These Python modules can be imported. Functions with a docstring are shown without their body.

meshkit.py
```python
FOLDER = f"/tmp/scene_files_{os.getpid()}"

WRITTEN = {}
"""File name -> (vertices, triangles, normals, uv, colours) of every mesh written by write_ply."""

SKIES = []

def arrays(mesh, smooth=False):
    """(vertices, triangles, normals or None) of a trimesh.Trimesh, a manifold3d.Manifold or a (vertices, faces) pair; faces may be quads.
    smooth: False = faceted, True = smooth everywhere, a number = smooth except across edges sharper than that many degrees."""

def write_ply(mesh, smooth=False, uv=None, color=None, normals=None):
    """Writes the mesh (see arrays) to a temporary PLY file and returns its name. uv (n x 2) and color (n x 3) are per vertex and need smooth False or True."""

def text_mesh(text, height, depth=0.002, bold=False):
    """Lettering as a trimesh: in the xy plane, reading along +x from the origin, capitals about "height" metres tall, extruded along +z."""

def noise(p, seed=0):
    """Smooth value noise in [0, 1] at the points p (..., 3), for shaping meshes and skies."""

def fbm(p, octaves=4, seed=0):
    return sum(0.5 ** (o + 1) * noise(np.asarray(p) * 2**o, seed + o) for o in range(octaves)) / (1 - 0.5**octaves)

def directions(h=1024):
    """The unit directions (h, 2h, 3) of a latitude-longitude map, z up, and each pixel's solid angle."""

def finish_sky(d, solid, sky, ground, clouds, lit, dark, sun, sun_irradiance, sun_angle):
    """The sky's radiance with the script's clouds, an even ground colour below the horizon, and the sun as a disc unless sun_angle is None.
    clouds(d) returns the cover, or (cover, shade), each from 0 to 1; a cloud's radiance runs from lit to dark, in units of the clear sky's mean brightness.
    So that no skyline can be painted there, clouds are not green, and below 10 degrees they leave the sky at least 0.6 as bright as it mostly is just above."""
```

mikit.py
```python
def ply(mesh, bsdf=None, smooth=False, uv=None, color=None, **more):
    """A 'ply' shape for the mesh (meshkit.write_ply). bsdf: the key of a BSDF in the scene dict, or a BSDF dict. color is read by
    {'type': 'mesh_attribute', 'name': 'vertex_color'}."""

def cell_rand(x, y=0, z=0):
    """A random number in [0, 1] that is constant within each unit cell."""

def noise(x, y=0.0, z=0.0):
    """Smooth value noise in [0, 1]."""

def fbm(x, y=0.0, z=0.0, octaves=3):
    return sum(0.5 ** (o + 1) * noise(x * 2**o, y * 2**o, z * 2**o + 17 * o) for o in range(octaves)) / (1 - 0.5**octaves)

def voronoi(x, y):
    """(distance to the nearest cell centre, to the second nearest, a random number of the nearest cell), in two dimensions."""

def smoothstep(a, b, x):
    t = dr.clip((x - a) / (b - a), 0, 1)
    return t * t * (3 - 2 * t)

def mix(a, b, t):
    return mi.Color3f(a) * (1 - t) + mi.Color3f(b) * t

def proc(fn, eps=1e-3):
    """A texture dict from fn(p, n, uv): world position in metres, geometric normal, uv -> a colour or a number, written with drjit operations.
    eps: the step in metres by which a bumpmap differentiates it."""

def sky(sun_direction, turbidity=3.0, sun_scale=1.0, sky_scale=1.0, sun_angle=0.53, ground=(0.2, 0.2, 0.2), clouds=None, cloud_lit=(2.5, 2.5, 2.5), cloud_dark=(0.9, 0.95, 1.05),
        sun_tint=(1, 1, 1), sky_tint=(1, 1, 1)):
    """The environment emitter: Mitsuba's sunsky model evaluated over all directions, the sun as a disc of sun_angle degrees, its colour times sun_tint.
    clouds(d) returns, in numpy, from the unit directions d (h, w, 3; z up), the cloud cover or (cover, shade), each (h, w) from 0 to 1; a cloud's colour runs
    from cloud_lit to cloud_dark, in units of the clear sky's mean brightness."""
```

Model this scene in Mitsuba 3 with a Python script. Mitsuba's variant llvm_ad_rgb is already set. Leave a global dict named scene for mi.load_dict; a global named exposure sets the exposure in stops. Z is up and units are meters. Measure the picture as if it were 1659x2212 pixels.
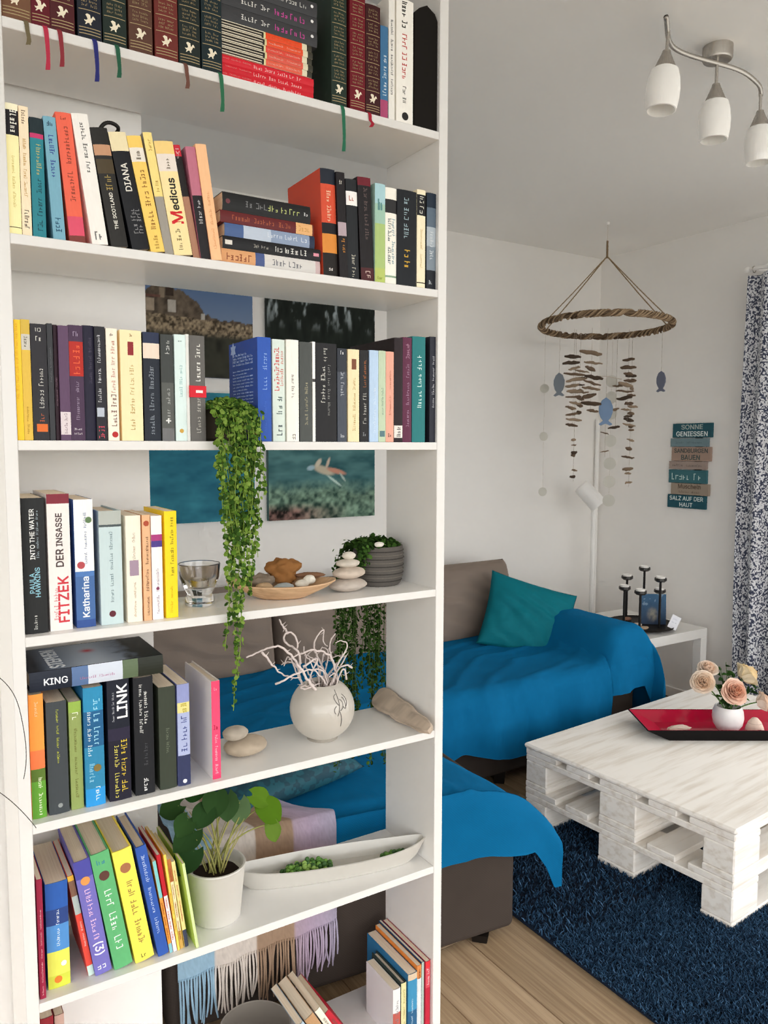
import math, random
import numpy as np
import trimesh, shapely.geometry as sg
import mitsuba as mi
import drjit as dr
import mikit, meshkit
from mikit import noise, fbm, smoothstep, mix, cell_rand
from meshkit import fbm as nfbm, noise as nnoise

scene, labels = {}, {}
T4 = mi.ScalarTransform4f
W, H, FPX = 1659, 2212, 1677.3

# ------------------------------------------------------------------ camera
CAM = np.array([-0.1693, -1.3889, 1.39])
YAW, PITCH, ROLL = math.radians(32.117), math.radians(-4.856), math.radians(0.10)
FWD = np.array([math.sin(YAW) * math.cos(PITCH), math.cos(YAW) * math.cos(PITCH), math.sin(PITCH)])
RIGHT0 = np.array([math.cos(YAW), -math.sin(YAW), 0.0])
UP0 = np.cross(RIGHT0, FWD)
UP = -RIGHT0 * math.sin(ROLL) + UP0 * math.cos(ROLL)
scene['camera'] = {'type': 'perspective', 'fov': math.degrees(2 * math.atan(W / 2 / FPX)), 'fov_axis': 'x', 'near_clip': 0.05, 'far_clip': 200.0,
                   'to_world': T4().look_at(origin=CAM.tolist(), target=(CAM + FWD).tolist(), up=UP.tolist())}

# ------------------------------------------------------------------ daylight
def overcast(d):
    n = nfbm(d * 2.2 + 7.0, 4, 5)
    return np.ones(d.shape[:2]), np.clip(0.9 - 1.1 * n, 0, 1)
scene['sky'] = mikit.sky((0.75, -0.35, 0.56), turbidity=5.0, sun_scale=0.0, sky_scale=1.0, ground=(0.42, 0.42, 0.40), clouds=overcast,
                         cloud_lit=(1.30, 1.28, 1.24), cloud_dark=(0.95, 0.96, 0.98))
exposure = 4.78

# ------------------------------------------------------------------ helpers
def lin(h):
    if not isinstance(h, str):
        return np.array(h, float)
    c = np.array([int(h[i:i + 2], 16) for i in (1, 3, 5)]) / 255.0
    return np.where(c <= 0.04045, c / 12.92, ((c + 0.055) / 1.055) ** 2.4)

_n = {}
def numbered(key):
    k = _n.get(key, 0)
    _n[key] = k + 1
    return key if k == 0 else '%s_%03d' % (key, k)

def mat(name, d, two=True):
    scene[name] = {'type': 'twosided', 'b': d} if two else d
    return name

def pr(color, rough=0.5, **k):
    c = color if isinstance(color, dict) else {'type': 'rgb', 'value': [float(x) for x in lin(color)]}
    return {'type': 'principled', 'base_color': c, 'roughness': rough, **k}

def M(mesh, mat4):
    m = mesh.copy(); m.apply_transform(mat4); return m

def cat(ms):
    return trimesh.util.concatenate(list(ms))

def obj(name, mesh, m, parent=None, smooth=False, col=None, label=None):
    """one entry of the scene; col: one colour or per-vertex colours for the vertex-coloured materials"""
    key = numbered((parent + '__' if parent else '') + name)
    if col is not None:
        if smooth and smooth is not True:
            c = None if isinstance(col, str) or np.ndim(col) == 1 else col
            assert c is None
            mesh = trimesh.graph.smooth_shade(mesh, angle=math.radians(smooth), facet_minarea=None); smooth = True
        nv = len(mesh.vertices)
        c = np.tile(lin(col), (nv, 1)) if isinstance(col, str) or np.ndim(col) == 1 else np.asarray(col)
        scene[key] = mikit.ply(mesh, m, smooth=smooth, color=c)
    else:
        scene[key] = mikit.ply(mesh, m, smooth=smooth)
    if label:
        labels[key] = {'label': label}
    return key

def thing(name, label, cat_, group=None, **k):
    key = numbered(name)
    labels[key] = {'label': label, 'category': cat_, **k}
    if group: labels[key]['group'] = group
    return key

def tag(key, label, cat_, group=None, **k):
    labels[key] = {'label': label, 'category': cat_, **k}
    if group: labels[key]['group'] = group
    return key

def struct(name, mesh, m, **k):
    key = obj(name, mesh, m, **k)
    labels.setdefault(key, {}).update({'kind': 'structure'})
    return key

def stuff(key, label=None):
    labels.setdefault(key, {})['kind'] = 'stuff'
    if label: labels[key]['label'] = label
    return key

def box(x0, x1, y0, y1, z0, z1, r=0.0):
    lo, hi = np.array([x0, y0, z0], float), np.array([x1, y1, z1], float)
    if r <= 0:
        m = trimesh.creation.box(extents=hi - lo); m.apply_translation((lo + hi) / 2); return m
    r = min(r, 0.49 * (hi - lo).min())
    pts = []
    for sx in (0, 1):
        for sy in (0, 1):
            for sz in (0, 1):
                c = np.where([sx, sy, sz], hi, lo); s = np.where([sx, sy, sz], -1, 1)
                for a in range(3):
                    q = c + s * r; q[a] = c[a]; pts.append(q)
    return trimesh.convex.convex_hull(np.array(pts))

def rbox(x0, x1, y0, y1, z0, z1, r, n=3):
    """box with round edges"""
    lo, hi = np.array([x0, y0, z0], float) + r, np.array([x1, y1, z1], float) - r
    s = trimesh.creation.icosphere(subdivisions=n - 1, radius=r).vertices
    pts = np.vstack([s + np.where([a, b, c], hi, lo) for a in (0, 1) for b in (0, 1) for c in (0, 1)])
    return trimesh.convex.convex_hull(pts)

def frames(p):
    p = np.asarray(p, float)
    t = np.gradient(p, axis=0); t /= np.linalg.norm(t, axis=1, keepdims=True) + 1e-12
    ref = np.array([0, 0, 1.0]) if abs(t[0][2]) < 0.9 else np.array([1.0, 0, 0])
    a = np.cross(t[0], ref); a /= np.linalg.norm(a)
    A = [a]
    for i in range(1, len(p)):
        a = A[-1] - t[i] * (A[-1] @ t[i]); a /= np.linalg.norm(a) + 1e-12; A.append(a)
    A = np.array(A)
    return t, A, np.cross(t, A)

def tube(p, r, sides=8, cap=True):
    p = np.asarray(p, float); n = len(p)
    t, a, b = frames(p)
    ang = np.arange(sides) * 2 * math.pi / sides
    r = np.broadcast_to(r, (n,))
    v = p[:, None] + r[:, None, None] * (np.cos(ang)[None, :, None] * a[:, None] + np.sin(ang)[None, :, None] * b[:, None])
    v = v.reshape(-1, 3)
    i, j = np.meshgrid(np.arange(n - 1), np.arange(sides), indexing='ij')
    q = np.stack([i * sides + j, i * sides + (j + 1) % sides, (i + 1) * sides + (j + 1) % sides, (i + 1) * sides + j], -1).reshape(-1, 4)
    f = [q[:, [0, 1, 2]], q[:, [0, 2, 3]]]
    if cap:
        v = np.vstack([v, p[0], p[-1]]); c0, c1 = len(v) - 2, len(v) - 1
        k = np.arange(sides)
        f.append(np.stack([np.full(sides, c0), (k + 1) % sides, k], 1))
        f.append(np.stack([np.full(sides, c1), (n - 1) * sides + k, (n - 1) * sides + (k + 1) % sides], 1))
    return trimesh.Trimesh(v, np.vstack(f), process=False)

def spline(pts, n=24):
    from scipy.interpolate import CubicSpline
    p = np.asarray(pts, float)
    s = np.r_[0, np.cumsum(np.linalg.norm(np.diff(p, axis=0), axis=1))]
    return CubicSpline(s, p)(np.linspace(0, s[-1], n))

def lathe(profile, sides=40, at=(0, 0, 0)):
    """(r, z) profile turned about z; start and end on the axis close it"""
    pr_ = np.asarray(profile, float)
    ang = np.arange(sides) * 2 * math.pi / sides
    v = np.stack([pr_[:, None, 0] * np.cos(ang), pr_[:, None, 0] * np.sin(ang), np.broadcast_to(pr_[:, None, 1], (len(pr_), sides))], -1).reshape(-1, 3)
    n = len(pr_)
    i, j = np.meshgrid(np.arange(n - 1), np.arange(sides), indexing='ij')
    q = np.stack([i * sides + j, i * sides + (j + 1) % sides, (i + 1) * sides + (j + 1) % sides, (i + 1) * sides + j], -1).reshape(-1, 4)
    m = trimesh.Trimesh(v + np.array(at), np.vstack([q[:, [0, 1, 2]], q[:, [0, 2, 3]]]), process=False)
    m.merge_vertices(); m.update_faces(m.nondegenerate_faces()); m.remove_unreferenced_vertices()
    return m

def grid(P, thick=0.0, wrap=False):
    """surface mesh from points P (n, m, 3); thick: second sheet below, closed at the rim"""
    n, m = P.shape[:2]
    idx = np.arange(n * m).reshape(n, m)
    q = np.stack([idx[:-1, :-1], idx[1:, :-1], idx[1:, 1:], idx[:-1, 1:]], -1).reshape(-1, 4)
    f = np.vstack([q[:, [0, 1, 2]], q[:, [0, 2, 3]]])
    v = P.reshape(-1, 3)
    if thick:
        base = trimesh.Trimesh(v, f, process=False)
        v2 = v - base.vertex_normals * thick
        rim = np.concatenate([idx[0, :], idx[1:, -1], idx[-1, -2::-1], idx[-2:0:-1, 0]])
        nx = np.roll(rim, -1); o = n * m
        side = np.vstack([np.stack([rim, rim + o, nx + o], 1), np.stack([rim, nx + o, nx], 1)])
        f = np.vstack([f, f[:, ::-1] + o, side]); v = np.vstack([v, v2])
        mm = trimesh.Trimesh(v, f, process=False)
        return mm
    return trimesh.Trimesh(v, f, process=False)

def ell(c, r, sub=3, rot=None, bump=0.0, seed=0, flat=None):
    """pebble-like ellipsoid"""
    m = trimesh.creation.icosphere(subdivisions=sub)
    v = m.vertices.copy()
    if bump:
        v *= (1 + bump * (nfbm(v * 1.7 + seed * 3.1, 3, seed) - 0.5))[:, None]
    v *= np.asarray(r)
    if rot is not None: v = v @ rot.T
    m.vertices = v + np.asarray(c)
    return m

def rotz(a): c, s = math.cos(a), math.sin(a); return np.array([[c, -s, 0], [s, c, 0], [0, 0, 1.0]])
def rotx(a): c, s = math.cos(a), math.sin(a); return np.array([[1.0, 0, 0], [0, c, -s], [0, s, c]])
def roty(a): c, s = math.cos(a), math.sin(a); return np.array([[c, 0, s], [0, 1.0, 0], [-s, 0, c]])
def mat4(R=None, t=(0, 0, 0)):
    m = np.eye(4)
    if R is not None: m[:3, :3] = R
    m[:3, 3] = t
    return m

def extrude(poly, depth):
    return trimesh.creation.extrude_polygon(poly, depth, engine='earcut')

# ------------------------------------------------------------------ materials
mat('vcol', pr({'type': 'mesh_attribute', 'name': 'vertex_color'}, 0.5, specular=0.25))
mat('vmatt', pr({'type': 'mesh_attribute', 'name': 'vertex_color'}, 0.85, specular=0.2))
mat('vgloss', pr({'type': 'mesh_attribute', 'name': 'vertex_color'}, 0.12, specular=0.5))
def leaf_bsdf():
    return {'type': 'principledthin', 'base_color': {'type': 'mesh_attribute', 'name': 'vertex_color'}, 'roughness': 0.45, 'diff_trans': 0.5, 'spec_trans': 0.0}
mat('leafcol', leaf_bsdf(), two=False)
mat('wall_paint', {'type': 'bumpmap', 'arbitrary': mikit.proc(lambda p, n, uv: 0.0006 * fbm(p.x * 160, p.y * 160, p.z * 160, 2), 2e-3), 'scale': 1.0,
                   'b': pr(mikit.proc(lambda p, n, uv: mix((0.80, 0.785, 0.76), (0.83, 0.815, 0.79), fbm(p.x * 2, p.y * 2, p.z * 2))), 0.9, specular=0.1)})
mat('ceiling_paint', pr((0.74, 0.73, 0.705), 0.6, specular=0.25))
mat('white_lacquer', pr((0.70, 0.69, 0.668), 0.32, specular=0.4))
mat('white_trim', pr((0.80, 0.79, 0.77), 0.4))
def grain(p, sx, sy, sz):
    w = fbm(p.x * sx, p.y * sy, p.z * sz, 4)
    return w
def plank_bsdf(k):
    A, Bc = [((0.27, 0.178, 0.100), (0.42, 0.30, 0.185)), ((0.245, 0.162, 0.092), (0.385, 0.275, 0.17)), ((0.30, 0.20, 0.118), (0.45, 0.325, 0.205))][k]
    return pr(mikit.proc(lambda p, n, uv: mix(A, Bc, smoothstep(0.15, 0.85, 0.5 * fbm(p.x * 60 + 9 * k, p.y * 2.2, k, 3) + 0.5 * fbm(p.x * 260, p.y * 7, k, 2)))), 0.45, specular=0.35)
for k in range(3): mat('oak_plank_%d' % k, plank_bsdf(k))
def wash(p, n, uv):
    g = fbm(p.x * 5 + p.z * 30, p.y * 60 - p.x * 5, p.z * 60, 4)
    s = smoothstep(0.62, 0.85, fbm(p.x * 6, p.y * 30, p.z * 60 + 3, 3))
    return mix(mix((0.66, 0.61, 0.545), (0.80, 0.77, 0.725), smoothstep(0.2, 0.6, g)), (0.52, 0.45, 0.37), s * 0.22)
mat('whitewashed_wood', pr(mikit.proc(wash), 0.7, specular=0.2))
mat('page_paper', pr(mikit.proc(lambda p, n, uv: mix((0.56, 0.46, 0.34), (0.74, 0.65, 0.52), fbm((p.x + p.z) * 700, p.y * 9, (p.x - p.z) * 700, 2))), 0.9, specular=0.1))
mat('steel', {'type': 'roughconductor', 'material': 'none', 'specular_reflectance': {'type': 'rgb', 'value': [0.52, 0.49, 0.45]}, 'alpha': 0.22})
mat('opal_glass', pr((0.86, 0.85, 0.82), 0.15, specular=0.6, clearcoat=0.6))
def cloth(c1, c2, f=900.0):
    def fn(p, n, uv):
        w = 0.5 + 0.25 * dr.sin(p.x * f) * dr.sin((p.y + p.z) * f)
        return mix(c1, c2, 0.55 * w + 0.45 * fbm(p.x * 9, p.y * 9, p.z * 9, 3))
    return fn
mat('blue_cloth', pr(mikit.proc(cloth((0.001, 0.085, 0.205), (0.003, 0.135, 0.305))), 0.85, specular=0.08))
mat('teal_cloth', pr(mikit.proc(cloth((0.001, 0.105, 0.14), (0.004, 0.17, 0.21))), 0.7, specular=0.12))
mat('brown_suede', pr(mikit.proc(cloth((0.17, 0.135, 0.112), (0.25, 0.20, 0.168))), 0.9, specular=0.1, sheen=0.3))
mat('dark_suede', pr(mikit.proc(cloth((0.033, 0.025, 0.021), (0.056, 0.043, 0.036))), 0.8, specular=0.2, sheen=0.3))

# ================================================================== the room
CEIL, XR, YB = 2.50, 3.44, 1.93
Y0 = -3.2
struct('ceiling', box(-2.6, XR + .2, Y0, YB + .2, CEIL, CEIL + .15), 'ceiling_paint')
struct('wall_back', box(.272, XR + .2, YB, YB + .15, 0, CEIL), 'wall_paint')
struct('wall_side', box(-2.75, -2.6, -1.5, .4, 0, CEIL), 'wall_paint')
struct('wall_left', box(-2.6, .272, .222, YB + .15, 0, CEIL), 'wall_paint')
# right wall with the tall window opening behind the curtain
WY0, WY1, WZ0, WZ1 = -2.6, .62, .06, 2.22
struct('wall_right', cat([box(XR, XR + .2, WY1, YB, 0, CEIL), box(XR, XR + .2, Y0, WY0, 0, CEIL), box(XR, XR + .2, WY0, WY1, WZ1, CEIL), box(XR, XR + .2, WY0, WY1, 0, WZ0)]), 'wall_paint')
win = cat([box(XR + .06, XR + .12, a, a + .06, WZ0, WZ1) for a in (WY0, -1.60, -.56, WY1 - .06)] + [box(XR + .06, XR + .12, WY0, WY1, z, z + .06) for z in (WZ0, WZ1 - .06)])
struct('window_1', win, 'white_trim')
struct('baseboard_right', box(XR - .015, XR, WY1 + .02, YB, 0, .06, .004), 'white_trim')
struct('baseboard_back', box(.28, XR - .015, YB - .015, YB, 0, .06, .004), 'white_trim')
fl = struct('floor', box(-2.6, XR + .2, Y0, YB + .15, -.12, -.008), 'dark_suede')
random.seed(3)
PW, PL = .19, 1.28
for i in range(24):
    xa = -.95 + i * PW
    off = -Y0 - PL * ((i * .37) % 1.0)
    y = -off - .0
    while y < YB:
        ya, yb = max(y, Y0), min(y + PL, YB - .01)
        xb = min(xa + PW, XR - .01)
        if yb - ya > .05 and xb - xa > .02:
            scene[numbered('floor__plank')] = mikit.ply(box(xa + .0006, xb - .0006, ya + .0006, yb - .0006, -.008, 0, .0016), 'oak_plank_%d' % random.randrange(3))
        y += PL

# ================================================================== bookshelf
SW, SD, ST = .84, .209, .0165
ZS = {'A': 2.0560, 'B': 1.7269, 'C': 1.3983, 'D': 1.0715, 'E': .7472, 'F': .4255, 'G': .030}
shelf = thing('bookshelf', 'tall open white bookshelf filled with books, in the foreground', 'bookshelf')
obj('side_panel', box(-.021, 0, 0, SD, 0, 2.42, .0012), 'white_lacquer', shelf)
obj('side_panel', box(SW, SW + .0225, 0, SD, 0, 2.42, .0012), 'white_lacquer', shelf)
for k in 'ABCDEFG':
    obj('shelf', box(.0002, SW - .0002, .0006, SD, ZS[k] - ST, ZS[k], .0010), 'white_lacquer', shelf)
obj('top_board', box(.0002, SW - .0002, .0006, SD, 2.40, 2.42, .001), 'white_lacquer', shelf)

# ================================================================== sofa
def chaise_turn(m):
    """the chaise stands a little askew to the shelf"""
    return M(m, mat4(None, (.865, .222, 0)) @ mat4(rotz(math.radians(-6))) @ mat4(None, (-.865, -.222, 0)))
sofa = thing('corner_sofa', 'dark brown corner sofa with chaise, mostly hidden under blue covers', 'sofa')
obj('base', rbox(.30, 2.66, .95, 1.90, .055, .40, .02), 'dark_suede', sofa, smooth=40)
obj('chaise_base', chaise_turn(rbox(.30, 1.272, .240, 1.02, .022, .395, .022)), 'dark_suede', sofa, smooth=40)
obj('armrest', rbox(2.43, 2.66, .955, 1.90, .05, .565, .05), 'dark_suede', sofa, smooth=40)
obj('backrest', rbox(.30, 2.44, 1.74, 1.905, .30, .66, .04), 'dark_suede', sofa, smooth=40)
for fx, fy in ((1.175, .235), (.36, .33), (2.58, 1.0), (1.9, 1.0)):
    obj('foot', lathe([(0, 0), (.028, 0), (.034, .056 if fx > 1.5 else .0225), (0, .056 if fx > 1.5 else .0225)], 4, (fx, fy, 0)), 'vcol', sofa, col='#17120f')
def cushion(cx, cy, cz, w, h, t, R, seed, wr=.012, n=44, puff=2.6, corner=.10):
    """pillow: two bulging sheets joined at the rim, local x width, z height, y thickness"""
    u = np.linspace(-1, 1, n); U, V = np.meshgrid(u, u, indexing='ij')
    e = (1 - np.abs(U) ** puff) * (1 - np.abs(V) ** puff)
    prof = np.clip(e, 0, 1) ** .5
    pinch = 1 - corner * (U * V) ** 2 * 0
    X = U * w / 2 * (1 - corner * .5 * (1 - V ** 2) * np.abs(U) ** 3); Z = V * h / 2 * (1 - corner * .5 * (1 - U ** 2) * np.abs(V) ** 3)
    q = np.stack([U * 2.3, V * 2.3, np.full_like(U, seed)], -1)
    wn = (nfbm(q, 4, seed) - .5) * wr * 2
    rid = np.sin((U * 3 + V * 4.4 + 3 * nfbm(q * .8, 2, seed + 5)) * 3.0) * wr * .5 * (1 - np.maximum(np.abs(U), np.abs(V)) ** 4)
    front = np.stack([X, -(prof * t / 2 + (wn + rid) * np.clip(prof, 0, 1)), Z], -1)
    back = np.stack([X, prof * t / 2, Z], -1)
    m1, m2 = grid(front), grid(back[::-1])
    m = cat([m1, m2]); m.merge_vertices(digits_vertex=5)
    return M(m, mat4(R, (cx, cy, cz)))
for i, (xa, xb) in enumerate(((.56, 1.165), (1.18, 1.83), (1.845, 2.495))):
    m = cushion((xa + xb) / 2, 1.665, .605, (xb - xa) * 1.02, .40, .22, rotx(-.16), 11 + i, .010, puff=6.0, corner=.02)
    obj('back_cushion', m, 'brown_suede', sofa, smooth=True)

# --- blue covers
def cover_surface(nu=210, nv=110):
    # profile across x: seat, arm inside, arm top, arm outside
    prof = spline([(.50, .452), (1.0, .455), (1.6, .452), (2.05, .45), (2.30, .452), (2.385, .47), (2.415, .53), (2.46, .592), (2.54, .604), (2.625, .59), (2.68, .53), (2.70, .42), (2.725, .28), (2.745, .14)], nu)
    x, z = prof[:, 0], prof[:, 1]
    s = np.linspace(0, 1, nv)
    L = 1.62 - .925
    P = np.zeros((nu, nv, 3))
    hem = np.where(x < 2.40, .195 + .03 * np.sin(x * 9) , .33)
    hem = np.where(x > 2.64, np.clip(.33 - (x - 2.64) * 2.2, .13, .33), hem)
    for i in range(nu):
        tot = L + .06 + max(z[i] - hem[i], .02)
        d = s * tot
        y = np.where(d < L, 1.62 - d, .925 - .045 * np.sin(np.clip((d - L) / .10, 0, 1) * math.pi / 2))
        drop = np.clip(d - L, 0, None)
        zz = np.where(d < L, z[i], z[i] - (drop - .045 * (1 - np.exp(-drop / .05))))
        # outside of the arm flares forwards like a hanging corner
        P[i, :, 0] = x[i]; P[i, :, 1] = y; P[i, :, 2] = np.maximum(zz, hem[i] - .01)
        front = np.clip(drop / .2, 0, 1)
        P[i, :, 1] -= front * (.012 * math.sin(x[i] * 26) + .010 * math.sin(x[i] * 11 + 1) + (.05 if x[i] > 2.68 else 0) * 1.0 + .02)
    q = np.stack([P[..., 0] * 4, P[..., 1] * 4, P[..., 2] * 4], -1)
    w = (nfbm(q, 4, 3) - .5)
    crease = np.abs(np.sin((P[..., 0] * 2.2 - P[..., 1] * 5.0 + 2.2 * nfbm(q * .5, 3, 8)) * 4)) ** 6
    q2 = np.stack([P[..., 0] * 5 - P[..., 1] * 9, P[..., 1] * 5 + P[..., 0] * 3, P[..., 2] * 6], -1)
    P[..., 2] += .010 * w + .008 * crease * (P[..., 0] < 2.4) + .012 * (nfbm(q2 * 1.6, 4, 31) - .5)
    P[..., 1] += .034 * (nfbm(np.stack([P[..., 0] * 14, P[..., 1] * 2, P[..., 2] * 4], -1), 3, 12) - .5) * (P[..., 2] < .45)
    return P
bc = obj('blue_sofa_cover', grid(cover_surface(), .003), 'blue_cloth', smooth=True)
tag(bc, 'blue cloth cover draped over the sofa seat and its armrest by the back wall', 'sofa cover')

def chaise_surface(nu=140, nv=110):
    prof = spline([(.60, .452), (.9, .462), (1.08, .455), (1.18, .434), (1.25, .395), (1.325, .325), (1.385, .24)], nu)
    x, z = prof[:, 0], prof[:, 1]
    s = np.linspace(0, 1, nv); YF = .243; L = 1.06 - YF
    P = np.zeros((nu, nv, 3))
    for i in range(nu):
        f = np.clip((x[i] - 1.02) / .3, 0, 1)
        hem = np.interp(x[i], [.6, 1.0, 1.2, 1.285, 1.33, 1.36], [.285, .268, .258, .238, .175, .110])
        tot = L + max(z[i] - hem, .004) + .02
        d = s * tot
        drop = np.clip(d - L, 0, None)
        y = np.where(d < L, 1.06 - d, YF - .014 * np.sin(np.clip(drop / .06, 0, 1) * math.pi / 2))
        P[i, :, 0] = x[i] + .05 * f * np.clip((.7 - y) / .5, 0, 1) ** 1.5
        P[i, :, 1] = y - .008 * math.sin(x[i] * 22) * np.clip(drop / .1, 0, 1)
        sag = -.055 * np.clip((y - YF) / .8, 0, 1) ** 1.2 * f
        P[i, :, 2] = z[i] - np.clip(drop - .015, 0, None) - .022 * np.exp(-((y - YF) / .05) ** 2) * (drop <= 0) + sag
    q = P * 4.2
    w = nfbm(q, 4, 21) - .5
    crease = np.abs(np.sin((P[..., 0] * 4.0 + P[..., 1] * 3.2 + 2.4 * nfbm(q * .5, 3, 9)) * 3.2)) ** 8
    q2 = np.stack([P[..., 0] * 9 + P[..., 1] * 4, P[..., 1] * 4 - P[..., 0] * 4, P[..., 2] * 5], -1)
    P[..., 2] += .012 * w + .006 * crease + .012 * (nfbm(q2 * 1.5, 4, 33) - .5)
    return P
cc = obj('blue_chaise_cover', chaise_turn(grid(chaise_surface(), .003)), 'blue_cloth', smooth=True)
tag(cc, 'blue cloth cover over the chaise in front, its corner hanging down', 'sofa cover')

# --- pillows
Rp = rotz(math.radians(-22)) @ rotx(math.radians(-24)) @ roty(math.radians(19))
pl = obj('teal_pillow', cushion(2.36, 1.345, .566, .44, .37, .13, Rp, 31, .012, corner=.12), 'teal_cloth', smooth=True)
tag(pl, 'teal square pillow leaning against the brown back cushion beside the armrest', 'pillow')
mat('dark_teal_print', pr(mikit.proc(lambda p, n, uv: mix((0.003, 0.045, 0.07), (0.005, 0.075, 0.105), smoothstep(.45, .55, fbm(p.x * 60, p.y * 60, p.z * 60, 2)))), 0.7))
pl = obj('dark_pillow', cushion(.68, .515, .512, .42, .26, .10, rotz(.22) @ rotx(-1.40), 41, .008, corner=.1), 'dark_teal_print', smooth=True)
tag(pl, 'dark teal patterned pillow lying on the chaise, seen through the shelf', 'pillow')

# --- striped wool throw with fringe, over the front edge of the chaise
STR = [(.29, '#86a4b8'), (.404, '#86a4b8'), (.408, '#bfb6ae'), (.505, '#bfb6ae'), (.509, '#927a66'), (.598, '#927a66'), (.602, '#a08e9c'), (.64, '#a392a6'), (.76, '#9496aa')]
def stripe(x, far):
    c = np.array([np.stack([np.interp(x, [s[0] for s in STR], [lin(s[1])[k] for s in STR]) for k in range(3)], -1)])[0]
    return c * (0.86 + 0.28 * nfbm(np.stack([x * 400, far * 400, x * 0], -1), 2, 2))[..., None]
throw = thing('wool_throw', 'pale striped wool throw with long fringe hanging over the chaise edge', 'throw blanket')
nu, nv = 120, 70
U = np.linspace(.322, .712, nu); S = np.linspace(0, 1, nv)
HEMX, HEMZ = [.322, .40, .46, .55, .65, .712], [.145, .158, .162, .172, .180, .190]
P = np.zeros((nu, nv, 3)); far = np.zeros((nu, nv))
for i, x in enumerate(U):
    hem = np.interp(x, HEMX, HEMZ)
    L = .25; tot = L + .475 - hem
    d = S * tot; drop = np.clip(d - L, 0, None)
    y = np.where(d < L, .238 + L - d, .238 - .018 * np.sin(np.clip(drop / .05, 0, 1) * math.pi / 2))
    back = np.clip(y - .238, 0, None)
    P[i, :, 0] = x - back * 1.0 * (x - .322) / .39 - .0 + .03 * np.clip(.33 - hem, 0, 1) * 0
    fold = .0035 * math.sin(x * 75) + .003 * math.sin(x * 31 + 1)
    P[i, :, 1] = y - fold * np.clip(drop / .1, 0, 1)
    P[i, :, 2] = .486 - np.clip(drop - .012, 0, None) + .02 * np.clip(back, 0, .1) + .012 * np.sin(x * 40 + back * 30) * np.clip(back / .1, 0, 1); far[i] = d
P[..., 2] += .02 * (nfbm(P * 9, 3, 4) - .5)
m = chaise_turn(grid(P, .003))
cv = stripe(np.repeat(U[:, None], nv, 1), far).reshape(-1, 3)
obj('blanket', m, 'vmatt', throw, smooth=True, col=np.vstack([cv, cv]))
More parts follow.
